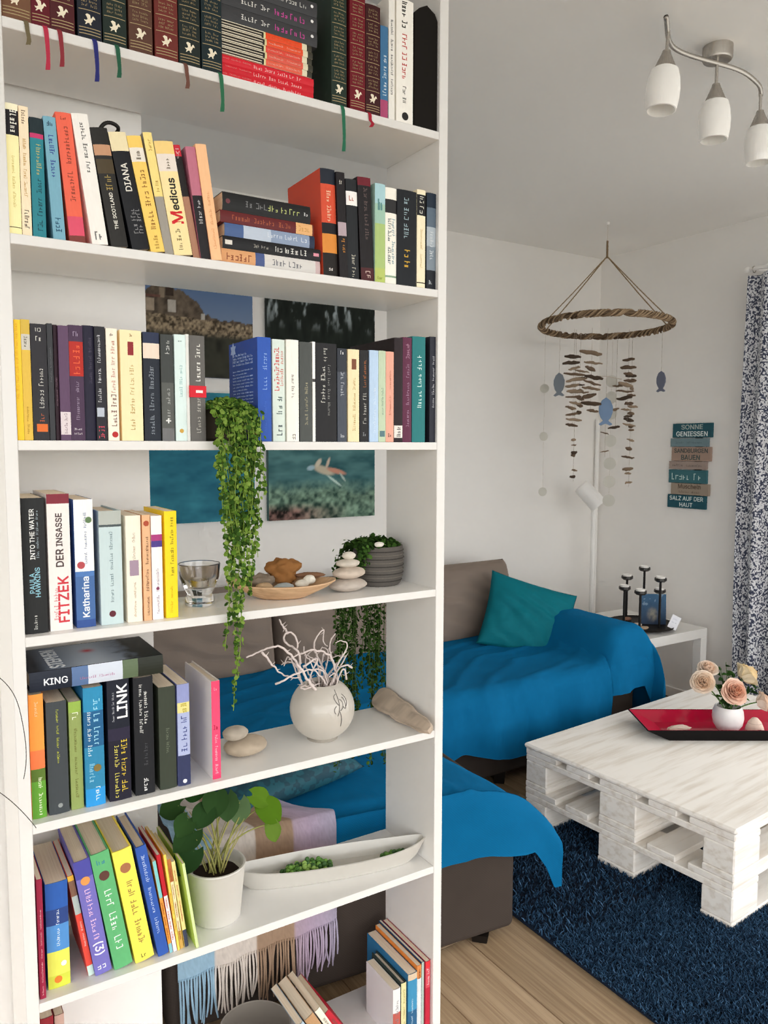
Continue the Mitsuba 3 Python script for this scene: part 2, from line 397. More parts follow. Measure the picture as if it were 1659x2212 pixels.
random.seed(9); rng = np.random.default_rng(9)
for k in range(62):
    x = .325 + k * (.385 / 61); hem = np.interp(x, HEMX, HEMZ) + .027
    ln = np.interp(x, [.322, .42, .52, .62, .712], [.135, .12, .125, .12, .105]) * rng.uniform(.85, 1.1)
    y = .2185 - .0035 * math.sin(x * 75) - .003 * math.sin(x * 31 + 1) - .002
    pts = [(x, y, hem), (x + rng.normal(0, .0025), y - .003 + rng.normal(0, .002), hem - ln * .5), (x + rng.normal(0, .0045), y + rng.normal(0, .003), hem - ln)]
    t = tube(spline(pts, 7), [.0024, .0029, .0026, .0029, .0026, .0028, .0018], 5)
    obj('fringe_strand', chaise_turn(t), 'vmatt', throw, smooth=True, col=stripe(np.array([x]), np.array([0.3]))[0] * 1.05)

# ================================================================== rug
rug = thing('shaggy_rug', 'dark navy blue shaggy rug under the pallet table', 'rug')
RX0, RX1, RY0, RY1 = 1.322, 3.1, -1.05, .80
obj('backing', box(RX0, RX1, RY0, RY1, 0.0005, .010, .003), 'vmatt', rug, col='#0f1b2c')
rng = np.random.default_rng(5)
def pile(n, x0, x1, y0, y1, hmin, hmax, wd):
    bx, by = rng.uniform(x0, x1, n), rng.uniform(y0, y1, n)
    a = rng.uniform(0, 2 * math.pi, n); h = rng.uniform(hmin, hmax, n); lean = rng.uniform(.3, 1.2, n) * h; la = a + rng.normal(0, 1.2, n)
    wx, wy = np.cos(a) * wd, np.sin(a) * wd
    lx, ly = np.cos(la) * lean, np.sin(la) * lean
    z0 = .009
    v = np.stack([np.stack([bx - wx, by - wy, np.full(n, z0)], -1), np.stack([bx + wx, by + wy, np.full(n, z0)], -1),
                  np.stack([bx + lx * .45 + wx, by + ly * .45 + wy, z0 + h * .65], -1), np.stack([bx + lx * .45 - wx, by + ly * .45 - wy, z0 + h * .65], -1),
                  np.stack([bx + lx, by + ly, z0 + h], -1)], 1)
    o = np.arange(n)[:, None] * 5
    f = np.concatenate([o + np.array([[0, 1, 2]]), o + np.array([[0, 2, 3]]), o + np.array([[3, 2, 4]])], 0)
    c = np.array([lin('#182c42'), lin('#22405c'), lin('#2f4f6c'), lin('#46688a')])[rng.choice(4, n, p=[.30, .40, .22, .08])]
    return v.reshape(-1, 3), f, np.repeat(c, 5, 0)
va, fa, ca = pile(105000, RX0, 2.35, RY0, .1, .010, .018, .0016)
vb, fb, cb = pile(26000, RX0, RX1, .1, RY1, .010, .018, .0020)
pm = trimesh.Trimesh(np.vstack([va, vb]), np.vstack([fa, fb + len(va)]), process=False)
stuff(obj('pile', pm, 'vmatt', rug, col=np.vstack([ca, cb])))

# ================================================================== pallet coffee table
TT = mat4(rotz(math.radians(4.4)), (1.797, -.130, 0))
tab = thing('pallet_table', 'whitewashed coffee table of two stacked pallets on the navy rug', 'coffee table')
def tb(name, x0, x1, y0, y1, z0, z1, r=.003):
    r = r * 1.6
    return obj(name, M(box(x0, x1, y0, y1, z0, z1, r), TT), 'whitewashed_wood', tab)
TL, TWd = 1.2, .8
FB = .006
tb('tabletop', -.006, TL + .006, -.006, TWd + .006, FB + .288, FB + .306, .004)
dw = [.145, .100, .145, .100, .145]; gap = (TWd - sum(dw)) / 4
for lvl in (1, 0):
    z = FB + lvl * .144
    for bx0, bw in ((0, .145), (.5275, .145), (1.055, .145)):
        tb('stringer_board', bx0, bx0 + bw, .001, TWd - .001, z + .100, z + .1215, .002)
    y = 0
    for k, w in enumerate(dw):
        tb('deck_board', 0.0, TL, y, y + w, z + .122, z + .1435, .002); y += w + gap
    for by, bw in ((0, .100), (.3275, .145), (.70, .100)):
        for bx in (0.001, .5285, 1.056):
            tb('block', bx, bx + .143, by + .001, by + bw - .001, z + .022, z + .0998, .0025)
        tb('bottom_board', .0, TL, by, by + bw, z + .0002, z + .0218, .002)

# ================================================================== books
def glyph_marks(n, seed, length, h):
    """small strokes standing for lettering that the photograph shows but does not let one read; along +x, n words"""
    r = random.Random(seed); out = []
    d = .0003
    words = [r.uniform(.6, 1.4) for _ in range(max(1, n))]; tot = sum(words) + .22 * (len(words) - 1)
    x = 0.0
    for wl in words:
        L = wl / tot * length; cells = max(2, int(L / (h * .62))); first = True
        cw = L / cells
        for c in range(cells):
            x0 = x + c * cw; w = cw * r.uniform(.5, .78); hh = h if first or r.random() < .28 else h * .68; first = False
            t = h * .13; k = r.randrange(7)
            if k in (0, 1, 3, 5): out.append((x0, x0 + t, 0, hh))
            if k in (1, 2, 6): out.append((x0 + w - t, x0 + w, 0, hh * r.uniform(.6, 1)))
            if k in (0, 2, 4): out.append((x0, x0 + w, hh - t, hh))
            if k in (2, 3, 4, 6): out.append((x0, x0 + w, 0, t))
            if k in (4, 5, 6): out.append((x0, x0 + w * .9, hh * .42, hh * .42 + t))
            if k == 4: out.append((x0 + w * .45, x0 + w * .45 + t, 0, hh))
        x += L + .22 / tot * length
    return cat([box(a, b, e, f, 0, d) for a, b, e, f in out])

_tx = {}
def lettering(s, length, h, seed):
    """mesh of lettering fitted into length x h, reading along +x, centred on y"""
    if s[0] == '~':
        m = glyph_marks(int(s[1]), seed, length, h); m.apply_translation([0, -h / 2, 0]); return m
    if s == '#':
        m = box(0, length, -h / 2, h / 2, 0, .0004); return m.subdivide_to_size(max(min(length, h) / 3, max(length, h) / 24))
    if s == '@':
        r = min(length, h) / 2; m = trimesh.creation.cylinder(radius=r, height=.0004, sections=16); m.apply_translation([length / 2, 0, .0002]); return m
    if s == '+':
        t = min(length, h) * .12
        m = cat([box(length / 2 - t, length / 2 + t, -h / 2, h / 2, 0, .0004), box(length / 2 - h / 2, length / 2 + h / 2, -t, t, 0, .0004)]); return m
    if s not in _tx: _tx[s] = meshkit.text_mesh(s, 1.0, .02, bold=True)
    m = _tx[s].copy(); b = m.bounds
    k = min(length / (b[1][0] - b[0][0]), h * 1.0 / (b[1][1] - b[0][1]) * 1.15)
    m.apply_translation([-b[0][0], -(b[0][1] + b[1][1]) / 2, 0])
    m.apply_transform(np.diag([length / (b[1][0] - b[0][0]) if length / (b[1][0] - b[0][0]) < k * 1.5 else k, k, 1, 1])); m.apply_transform(np.diag([1, 1, .0004 / .02, 1]))
    m.apply_translation([(length - m.bounds[1][0]) / 2, 0, 0])
    return m

def book_shell(w, h, d, hard, cover, bands, cover_r=None):
    """cover: back board, spine and front board in one closed shell; spine faces -y; coloured by bands from the foot up"""
    t = .0026 if hard else .0009
    t = min(t, w * .22)
    bulge = min(.0022, w * .07) if hard else min(.0022, w * .08)
    ns = 6
    xs = np.linspace(0, w, ns + 1)
    outer = [(0.0, d)] + [(x, bulge * (1 - (1 - (2 * x / w - 1) ** 2) ** .5 if False else (2 * x / w - 1) ** 2)) for x in xs] + [(w, d)]
    inner = [(t, d)] + [(np.clip(x, t, w - t), bulge * (2 * x / w - 1) ** 2 + t) for x in xs] + [(w - t, d)]
    lv = sorted(set([0.0, 1.0] + [b[0] for b in bands]))
    V, F, C = [], [], []
    def quad(a, b, c, e, col):
        n = len(V); V.extend([a, b, c, e]); C.extend([col] * 4); F.extend([[n, n + 1, n + 2], [n, n + 2, n + 3]])
    cov = lin(cover)
    def bandcol(z):
        c = bands[0][1]
        for f, hx in bands:
            if f <= z + 1e-9: c = hx
        return lin(c)
    for k in range(len(lv) - 1):
        z0, z1 = lv[k] * h, lv[k + 1] * h
        for s in range(len(outer) - 1):
            p, q = outer[s], outer[s + 1]
            col = bandcol(lv[k]) if 1 <= s <= ns else cov
            quad((p[0], p[1], z0), (q[0], q[1], z0), (q[0], q[1], z1), (p[0], p[1], z1), col)
    for s in range(len(outer) - 1):
        p, q, a, b = outer[s], outer[s + 1], inner[s], inner[s + 1]
        quad((q[0], q[1], 0), (p[0], p[1], 0), (a[0], a[1], 0), (b[0], b[1], 0), cov)
        quad((p[0], p[1], h), (q[0], q[1], h), (b[0], b[1], h), (a[0], a[1], h), cov)
        quad((b[0], b[1], 0), (a[0], a[1], 0), (a[0], a[1], h), (b[0], b[1], h), cov)
    for p, a, sg_ in ((outer[0], inner[0], 1), (outer[-1], inner[-1], -1)):
        if sg_ > 0: quad((p[0], p[1], 0), (p[0], p[1], h), (a[0], a[1], h), (a[0], a[1], 0), cov)
        else: quad((a[0], a[1], 0), (a[0], a[1], h), (p[0], p[1], h), (p[0], p[1], 0), cov)
    m = trimesh.Trimesh(np.array(V), np.array(F), process=False)
    return m, np.array(C), t, bulge

ROWNAME = {'A': 'books standing on the topmost visible shelf', 'B': 'books standing on the second shelf from the top', 'C': 'books standing on the full third shelf', 'D': 'books on the shelf with the glass bowl', 'E': 'books on the shelf with the white vase', 'F': 'books on the shelf with the white flowerpot', 'G': 'books on the lowest shelf'}
HORSE = sg.Polygon([(0, 0), (.14, .02), (.24, .16), (.42, .18), (.46, .02), (.60, .0), (.58, .22), (.72, .40), (.80, .62), (1.0, .60), (.94, .78), (.78, .92), (.66, .72), (.56, .60), (.50, .98), (.22, 1.05), (.05, .92), (.20, .70), (.26, .50), (.08, .40), (-.08, .44), (.0, .28), (.12, .24)]).buffer(0)

def book(row, x0, w, h, lean, y0, d, st, cover, bands, texts, label, enc=0, ribbon=None, back=None, white=0, z=None, lying=None, parent_kw=None, group=None):
    """spine towards -y; lean in degrees about the foot; lying: (x, y, z, yaw) puts the book on its side, the spine to the viewer"""
    hard = st == 'h'
    k = thing('book', label, 'book', group or ROWNAME[row])
    z = ZS[row] if z is None else z
    if lying:
        Mx = mat4(rotz(lying[3]), lying[:3]) @ mat4(roty(math.pi / 2), (0, 0, w))
    else:
        Mx = mat4(roty(math.radians(lean)), (x0, y0, z + .0003))
    m, c, t, bulge = book_shell(w, h, d, hard, cover, bands)
    obj('cover', M(m, Mx), 'vcol', k, col=c)
    ins = .0032 if hard else .0004
    pb = box(t + .0002, w - t - .0002, bulge + t + .001, d - (.004 if hard else .0006), ins, h - ins)
    obj('page_block', M(pb, Mx), 'page_paper', k)
    seed = abs(hash((row, round(x0, 3), round(w, 4)))) % 9999
    seed = int(round(x0 * 1e4)) * 7 + ord(row)
    groups = {}
    for (s, dr_, f0, f1, xc, hf, colr) in texts:
        L = (f1 - f0) * h
        seed += 1
        if dr_ == 'h':
            hh = L; L = hf * w
            a = lettering(s, L, hh * .8, seed)
            R = np.array([[1, 0, 0], [0, 0, -1], [0, 1, 0]], float)
            o = (xc * w - L / 2, -.0002, (f0 + f1) / 2 * h)
        else:
            hh = hf * w * .92
            a = lettering(s, L, hh, seed)
            if dr_ == 'u':
                R = np.array([[0, -1, 0], [0, 0, -1], [1, 0, 0]], float); o = (xc * w, -.0002, f0 * h)
            else:
                R = np.array([[0, 1, 0], [0, 0, -1], [-1, 0, 0]], float); o = (xc * w, -.0002, f1 * h)
        a = M(a, mat4(R, o))
        v = a.vertices.copy()                       # follow the spine's curve
        v[:, 1] += bulge * (2 * v[:, 0] / w - 1) ** 2
        a.vertices = v
        groups.setdefault(colr, []).append(a)
    for colr, ms in groups.items():
        obj('title', M(cat(ms), Mx), 'vcol', k, col=colr)
    if enc:                                          # gold bands, small lettering and the winged horse of the series
        gold = []
        def bar(za, zb, f=.9): gold.extend([box(w * (1 - f) / 2 + w * f * q_ / 8, w * (1 - f) / 2 + w * f * (q_ + 1) / 8, -.0002, .0003, za, zb) for q_ in range(8)])
        z_ = .008
        for q in range(3): bar(z_, z_ + .0014); z_ += .0048
        zt = .046
        while zt < h - .02:
            bar(zt, zt + .0012)
            for q in range(3):
                g = glyph_marks(2, int(zt * 1e4) + q + seed, w * .66, .0038)
                g = M(g, mat4(np.array([[1, 0, 0], [0, 0, -1], [0, 1, 0]], float), (w * .17, -.0001, zt + .006 + q * .0062))); gold.append(g)
            zt += .027
        g = cat(gold); v = g.vertices.copy(); v[:, 1] += bulge * (2 * v[:, 0] / w - 1) ** 2 - .0002; g.vertices = v
        stuff(obj('gilding', M(g, Mx), 'vcol', k, col='#a3906c'))
        hs = extrude(HORSE, .03); s_ = .0165; hs.apply_transform(np.diag([s_, s_, .02, 1]))
        hs = M(hs, mat4(np.array([[1, 0, 0], [0, 0, -1], [0, 1, 0]], float), (w / 2 - s_ * .47, .0001, .0235)))
        v = hs.vertices.copy(); v[:, 1] += bulge * (2 * v[:, 0] / w - 1) ** 2; hs.vertices = v
        obj('emblem', M(hs, Mx), 'vcol', k, col='#e6dcc4')
    if ribbon:
        rc, rl, fx = ribbon
        xc = x0 + w * fx; za = z + .004
        n = 12; pts = []
        pth = spline([(xc, y0 + .012, za - .003), (xc, y0 - .003, za - .0015), (xc + .001, -.0022, za - .008), (xc + .002, -.0030, za - .02), (xc + .003, -.004, za - rl * .6 - .012), (xc + .002, -.003, za - rl - .016)], n)
        wd = np.full(n, .0036); wd[-2:] = [.0046, .0052]
        tw = np.linspace(0, .9, n)
        P = np.stack([pth - np.stack([wd * np.cos(tw), -wd * np.sin(tw) * .4, 0 * wd], -1), pth + np.stack([wd * np.cos(tw), -wd * np.sin(tw) * .4, 0 * wd], -1)], 1)
        obj('ribbon', grid(P, .0005), 'vmatt', k, col=rc, label='ribbon bookmark hanging over the shelf edge')
    if back == 'blue':                               # printed back cover seen from the left
        R = np.array([[0, 0, -1], [-1, 0, 0], [0, 1, 0]], float)
        ms = []
        for q in range(17):
            L = d * (.70 if q % 5 else .5)
            hh = .0045 if q < 4 else .0028
            ms.append(M(glyph_marks(5, q + 5, L, hh), mat4(R, (-.0001, d * .86, h * (.86 - .032 * q - (.03 if q > 3 else 0))))))
        star = extrude(sg.Polygon([(math.cos(a) * (.016 if i % 2 else .009), math.sin(a) * (.016 if i % 2 else .009)) for i, a in enumerate(np.linspace(0, 2 * math.pi, 13)[:-1])]), .0004)
        ms.append(M(star, mat4(R, (-.0001, d * .84, h * .93))))
        obj('back_text', M(cat(ms), Mx), 'vcol', k, col='#a8bde4')
    return k

BOOKS = [
('A', 0.0006, 0.0429, 0.2450, 0.00, 0.006, 0.150, 'h', '#6e4c38', [(0, '#6e4c38')], [], 'brown leather-look volume at the far left of the top row', {'enc': 1, 'ribbon': ('#6a6048', 0.024, 0.78)}),
('A', 0.0439, 0.0279, 0.2450, 0.00, 0.006, 0.150, 'h', '#5c1420', [(0, '#5c1420')], [], 'narrow crimson leather-look volume with a long pink-red ribbon', {'enc': 1, 'ribbon': ('#b0344a', 0.055, 0.65)}),
('A', 0.0722, 0.0372, 0.2450, 0.00, 0.006, 0.150, 'h', '#4a1b20', [(0, '#4a1b20')], [], 'maroon leather-look volume between the narrow crimson and the navy volume', {'enc': 1, 'ribbon': ('#86323a', 0.045, 0.3)}),
('A', 0.1139, 0.0379, 0.2450, 0.00, 0.006, 0.150, 'h', '#1b202b', [(0, '#1b202b')], [], 'navy-black leather-look volume with a dark blue ribbon', {'enc': 1, 'ribbon': ('#2b2f6e', 0.055, 0.62)}),
('A', 0.1540, 0.0384, 0.2450, 0.00, 0.006, 0.150, 'h', '#1d2a25', [(0, '#1d2a25')], [], 'dark green leather-look volume with a pointed green ribbon, right of the navy one', {'enc': 1, 'ribbon': ('#2a5a44', 0.04, 0.5)}),
('A', 0.1963, 0.0398, 0.2450, 0.00, 0.006, 0.150, 'h', '#57392e', [(0, '#57392e')], [], 'chestnut brown leather-look volume between dark green and red-brown volumes', {'enc': 1}),
('A', 0.2401, 0.0404, 0.2450, 0.00, 0.006, 0.150, 'h', '#692b26', [(0, '#692b26')], [], 'red-brown leather-look volume, brightest of the long left run', {'enc': 1}),
('A', 0.2821, 0.0384, 0.2450, 0.00, 0.006, 0.150, 'h', '#1c2523', [(0, '#1c2523')], [], 'black-green leather-look volume right of the red-brown one', {'enc': 1, 'ribbon': ('#6b4a40', 0.03, 0.2)}),
('A', 0.3230, 0.0379, 0.2450, 0.00, 0.006, 0.150, 'h', '#152529', [(0, '#152529')], [], 'dark teal leather-look volume beside the lying stack, green ribbon hanging', {'enc': 1, 'ribbon': ('#2f6a4c', 0.055, 0.8)}),
('A', 0.5843, 0.0343, 0.2450, 0.00, 0.006, 0.150, 'h', '#1f2f27', [(0, '#1f2f27')], [], 'dark green leather-look volume right of the lying stack, longest green ribbon', {'enc': 1, 'ribbon': ('#2c6a50', 0.075, 0.55)}),
('A', 0.6260, 0.0353, 0.2450, 0.00, 0.006, 0.150, 'h', '#6a1420', [(0, '#6a1420')], [], 'deep red leather-look volume with gold lines, next to the green one', {'enc': 1}),
('A', 0.6623, 0.0340, 0.2118, 0.00, 0.006, 0.150, 'h', '#3a1416', [(0, '#3a1416')], [], 'black and maroon leather-look volume whose red ribbon loops over the shelf edge', {'enc': 1, 'ribbon': ('#a02838', 0.016, 0.1)}),
('A', 0.6967, 0.0178, 0.1793, 0.00, 0.006, 0.140, 'p', '#3b6a92', [(0, '#a8486e'), (0.2, '#3f6f98')], [('~3', 'u', 0.25, 0.7, 0.5, 0.5, '#dfe6ee')], 'slim blue book with a magenta foot on the top shelf', {}),
('A', 0.7164, 0.0147, 0.2450, 0.00, 0.006, 0.150, 'p', '#e6e4dc', [(0, '#e8e6df')], [('~4', 'd', 0.2, 0.8, 0.5, 0.4, '#50505a')], 'thin white book beside the slim blue one on the top shelf', {}),
('A', 0.7356, 0.0415, 0.2450, 0.00, 0.006, 0.160, 'p', '#efece4', [(0, '#efece4')], [('~3', 'd', 0.35, 0.72, 0.45, 0.3, '#b04038'), ('~2', 'd', 0.76, 0.98, 0.45, 0.33, '#202020'), ('~2', 'd', 0.16, 0.3, 0.45, 0.2, '#404040'), ('@', 'h', 0.02, 0.1, 0.5, 0.5, '#222222')], 'thick white book with red lettering next to the black file', {}),
('B', 0.0006, 0.0182, 0.2014, 0.00, 0.006, 0.120, 'p', '#f3eab4', [(0, '#f3eaae'), (0.05, '#5a4a30'), (0.056, '#f3ebb0'), (0.76, '#17161a'), (0.95, '#f1eccc')], [('~1', 'd', 0.77, 0.95, 0.6, 0.55, '#f4f0e4'), ('~3', 'd', 0.2, 0.6, 0.5, 0.25, '#c8b46a')], 'pale yellow paperback with a black title block at the left end of its row', {}),
('B', 0.0197, 0.0144, 0.2016, 0.00, 0.008, 0.120, 'p', '#8c2a2c', [(0, '#f0dfc0')], [('~4', 'd', 0.3, 0.75, 0.5, 0.35, '#b8904a'), ('~1', 'd', 0.05, 0.2, 0.5, 0.5, '#3a2a20'), ('~1', 'd', 0.86, 0.97, 0.5, 0.4, '#5a4030')], 'slim cream paperback with a red back cover', {}),
('B', 0.0355, 0.0202, 0.1879, 0.00, 0.008, 0.120, 'p', '#1d6a7a', [(0, '#2a7f8c'), (0.83, '#c0386a'), (0.87, '#1a2a30')], [('~3', 'u', 0.06, 0.5, 0.55, 0.4, '#0f4450'), ('~1', 'd', 0.52, 0.78, 0.6, 0.4, '#b9b27a')], 'dark teal paperback with a pink stripe and black head', {}),
('B', 0.0663, 0.0191, 0.1939, -3.07, 0.008, 0.120, 'p', '#6fa2b6', [(0, '#76a9bd')], [('~2', 'd', 0.5, 0.85, 0.5, 0.42, '#2d3f8a'), ('~1', 'd', 0.06, 0.18, 0.5, 0.5, '#24506a'), ('~1', 'h', 0.92, 0.97, 0.5, 0.5, '#1f3a50')], 'light blue paperback between the teal and the coral ones', {}),
('B', 0.0922, 0.0245, 0.2050, -4.92, 0.008, 0.130, 'p', '#e0604c', [(0, '#7a3a34'), (0.05, '#d8506a'), (0.2, '#e8664f')], [('~2', 'u', 0.32, 0.9, 0.5, 0.36, '#8a3a2c'), ('~1', 'h', 0.94, 0.97, 0.5, 0.4, '#7a2a20')], 'coral red paperback with a pink patterned foot', {}),
('B', 0.1274, 0.0260, 0.2094, -7.70, 0.008, 0.160, 'h', '#efece6', [(0, '#efece6')], [('~3', 'd', 0.55, 0.93, 0.55, 0.28, '#3a3a3a'), ('~1', 'h', 0.03, 0.11, 0.5, 0.5, '#6a6a6a')], 'thick white hardcover leaning left', {}),
('B', 0.1588, 0.0281, 0.1936, -9.03, 0.008, 0.130, 'p', '#242321', [(0, '#262523'), (0.62, '#4a3f2c'), (0.74, '#2a2826'), (0.77, '#c09272'), (0.86, '#242321')], [('THE SCOTLAND', 'u', 0.15, 0.46, 0.5, 0.4, '#e6e2d8'), ('~1', 'u', 0.48, 0.62, 0.5, 0.4, '#a08a50')], 'black paperback with a small portrait on its spine', {}),
('B', 0.1939, 0.0295, 0.1932, -10.81, 0.008, 0.130, 'p', '#121419', [(0, '#14161b'), (0.84, '#e9dcb4')], [('DIANA', 'u', 0.5, 0.74, 0.5, 0.62, '#d9d6cc'), ('~2', 'u', 0.14, 0.36, 0.42, 0.28, '#8f8f92'), ('~2', 'u', 0.14, 0.36, 0.72, 0.28, '#8f8f92')], 'black paperback with silver capitals and a cream head', {}),
('B', 0.2259, 0.0246, 0.1934, -11.23, 0.008, 0.120, 'p', '#f0c860', [(0, '#f2cd6a'), (0.78, '#e9e2d6'), (0.9, '#f2cd6a')], [('~3', 'u', 0.2, 0.72, 0.5, 0.4, '#8a5a20'), ('~1', 'u', 0.8, 0.88, 0.5, 0.35, '#4a4030'), ('~1', 'u', 0.03, 0.15, 0.5, 0.3, '#a07a30')], 'yellow paperback with a whitish title panel near its head', {}),
('B', 0.2514, 0.0154, 0.2048, -9.96, 0.010, 0.120, 'p', '#8f8a80', [(0, '#9a958c'), (0.48, '#f2dc8a')], [('~1', 'u', 0.85, 0.95, 0.5, 0.4, '#b89040'), ('~2', 'u', 0.52, 0.62, 0.5, 0.4, '#b89040')], 'slim book, yellow above and grey below', {}),
('B', 0.2674, 0.0332, 0.1935, -9.64, 0.008, 0.130, 'p', '#f1dca2', [(0, '#f3dea4'), (0.74, '#e8ddd2'), (0.89, '#f0cf84')], [('M', 'u', 0.28, 0.39, 0.5, 0.8, '#c8242a'), ('edicus', 'u', 0.4, 0.68, 0.5, 0.6, '#1c1a18'), ('~3', 'u', 0.05, 0.25, 0.4, 0.25, '#6a5a3a'), ('~1', 'u', 0.76, 0.86, 0.5, 0.22, '#5a5040')], 'cream yellow paperback lettered Medicus', {}),
('B', 0.3028, 0.0127, 0.1948, -9.99, 0.012, 0.120, 'p', '#1e1a1a', [(0, '#a87a62'), (0.55, '#1c1718'), (0.9, '#c02838')], [('~1', 'd', 0.88, 0.97, 0.5, 0.5, '#f0d0d0')], 'thin black book with a red head, right of the Medicus one', {}),
('B', 0.3160, 0.0180, 0.1940, -7.67, 0.008, 0.120, 'p', '#b2687a', [(0, '#1d1a1e'), (0.57, '#bb7084')], [('~2', 'u', 0.32, 0.54, 0.5, 0.4, '#cfcfd0')], 'slim book, mauve pink above and black below', {}),
('B', 0.3350, 0.0200, 0.2016, -7.74, 0.006, 0.120, 'p', '#efb98a', [(0, '#f2bf90')], [('~3', 'u', 0.1, 0.6, 0.5, 0.25, '#d99a68')], 'peach coloured paperback leaning at the right end of the leaning run', {}),
('B', 0.5683, 0.0325, 0.2073, -1.96, 0.012, 0.150, 'p', '#cc4a32', [(0, '#1c1715'), (0.22, '#d88a3a'), (0.4, '#17151a'), (0.5, '#d04f34'), (0.86, '#1e2430')], [('~2', 'd', 0.5, 0.8, 0.5, 0.3, '#f0c8a8'), ('~1', 'h', 0.05, 0.1, 0.5, 0.3, '#e8e0d8')], 'big orange-red book showing its red back cover', {}),
('B', 0.6030, 0.0192, 0.2048, -2.43, 0.008, 0.130, 'p', '#1b171a', [(0, '#1b171a'), (0.4, '#b2a0a8'), (0.53, '#1b171a')], [('~2', 'u', 0.24, 0.38, 0.5, 0.4, '#d08a3a'), ('~1', 'h', 0.88, 0.94, 0.5, 0.4, '#bdb9b0')], 'black paperback right of the big orange-red book', {}),
('B', 0.6243, 0.0261, 0.1972, -1.72, 0.012, 0.130, 'p', '#1d1f22', [(0, '#1f2226'), (0.74, '#f1efec'), (0.88, '#1f2226')], [('~2', 'd', 0.02, 0.25, 0.5, 0.35, '#c9c4b6'), ('~1', 'h', 0.78, 0.84, 0.5, 0.5, '#a85a4a')], 'black paperback with a white label near its head', {}),
('B', 0.6541, 0.0310, 0.2053, -2.66, 0.010, 0.130, 'p', '#191517', [(0, '#4a2024'), (0.13, '#1b171a'), (0.92, '#6a1c28')], [('~4', 'd', 0.4, 0.9, 0.55, 0.3, '#6a5a58'), ('~1', 'u', 0.03, 0.12, 0.5, 0.4, '#c8b0a8')], 'black book with a dark red head and foot', {}),
('B', 0.6855, 0.0248, 0.1991, 0.00, 0.008, 0.120, 'p', '#9fc0b4', [(0, '#b4c46a'), (0.15, '#a9c27a'), (0.6, '#9ec2b0'), (0.8, '#a6cbd2')], [('~1', 'h', 0.72, 0.86, 0.5, 0.5, '#5a8a8a'), ('~1', 'h', 0.03, 0.07, 0.5, 0.5, '#8a9a3a')], 'paperback fading from light blue to lime green', {}),
('B', 0.7107, 0.0276, 0.1954, 0.00, 0.008, 0.130, 'p', '#f0ede2', [(0, '#f1eee3'), (0.07, '#8aa48c'), (0.09, '#f1eee3'), (0.74, '#2a2a2c'), (0.88, '#f1eee3')], [('~2', 'd', 0.2, 0.68, 0.35, 0.3, '#4a5a62'), ('~2', 'd', 0.2, 0.68, 0.7, 0.3, '#6a8a9a')], 'white paperback with a small black picture near its head', {}),
('B', 0.7387, 0.0483, 0.1962, 0.00, 0.006, 0.140, 'p', '#14181d', [(0, '#15191f')], [('~3', 'd', 0.48, 0.92, 0.45, 0.26, '#9ab0b8'), ('~2', 'd', 0.18, 0.38, 0.5, 0.32, '#d6a83a')], 'thick blue-black book with gold lettering, third from the right end', {}),
('B', 0.7900, 0.0217, 0.2046, 0.00, 0.008, 0.130, 'p', '#efe4c4', [(0, '#f0e6c6'), (0.05, '#3a2a20'), (0.06, '#f0e6c6'), (0.74, '#1a1a1c'), (0.95, '#f0e6c6')], [('~2', 'd', 0.75, 0.93, 0.5, 0.5, '#eeeae0'), ('~2', 'd', 0.2, 0.6, 0.5, 0.25, '#c8a86a')], 'slim cream book with a black upper block near the right end', {}),
('B', 0.8154, 0.0238, 0.2020, 0.00, 0.008, 0.130, 'p', '#1b212a', [(0, '#171c24'), (0.2, '#7d8a96'), (0.45, '#a9b4bd'), (0.65, '#5a6a7a'), (0.85, '#1c2a3a')], [('~1', 'h', 0.05, 0.1, 0.4, 0.4, '#cfd4d8'), ('~2', 'd', 0.3, 0.6, 0.5, 0.4, '#d4dade')], 'cloudy grey and navy book against the right side panel', {}),
('C', 0.0015, 0.0097, 0.1941, 0.00, 0.008, 0.130, 'p', '#f0c42c', [(0, '#f2c832')], [('~9', 'u', 0.35, 0.97, 0.3, 0.4, '#d8a020')], 'bright yellow book against the left side panel', {}),
('C', 0.0116, 0.0133, 0.1953, 0.00, 0.008, 0.130, 'p', '#d8b240', [(0, '#dcb84a'), (0.75, '#c8c4b8'), (0.88, '#d0b048')], [('~1', 'd', 0.77, 0.86, 0.5, 0.4, '#4a4638'), ('~2', 'd', 0.05, 0.28, 0.5, 0.3, '#a07818')], 'mustard yellow book with a pale label', {}),
('C', 0.0256, 0.0241, 0.1896, 0.00, 0.006, 0.140, 'p', '#29272c', [(0, '#2a292e')], [('~2', 'u', 0.28, 0.63, 0.55, 0.34, '#c9c6c0'), ('~1', 'u', 0.16, 0.24, 0.55, 0.3, '#c05a3a'), ('#', 'h', 0.065, 0.15, 0.55, 0.7, '#d86a2c'), ('~1', 'h', 0.93, 0.97, 0.5, 0.4, '#d9d6cf'), ('~1', 'h', 0.85, 0.9, 0.5, 0.4, '#d9d6cf')], 'thick charcoal book with a small orange square near its foot', {}),
('C', 0.0507, 0.0086, 0.1921, 0.00, 0.008, 0.140, 'p', '#333438', [(0, '#36383c')], [('~2', 'u', 0.5, 0.8, 0.5, 0.3, '#6a6c70')], 'slim grey-black book right of the thick charcoal one', {}),
('C', 0.0608, 0.0065, 0.1911, 0.00, 0.012, 0.130, 'p', '#2c1220', [(0, '#2a1220')], [('~2', 'u', 0.3, 0.55, 0.5, 0.4, '#8a6a7a')], 'thin maroon-black book left of the purple pair', {}),
('C', 0.0677, 0.0161, 0.1900, 0.00, 0.006, 0.130, 'p', '#5d4460', [(0, '#5d4460'), (0.05, '#d8cdd0'), (0.25, '#5d4460')], [('~2', 'u', 0.06, 0.24, 0.5, 0.3, '#7a6470')], 'purple paperback with a white strip at its foot', {}),
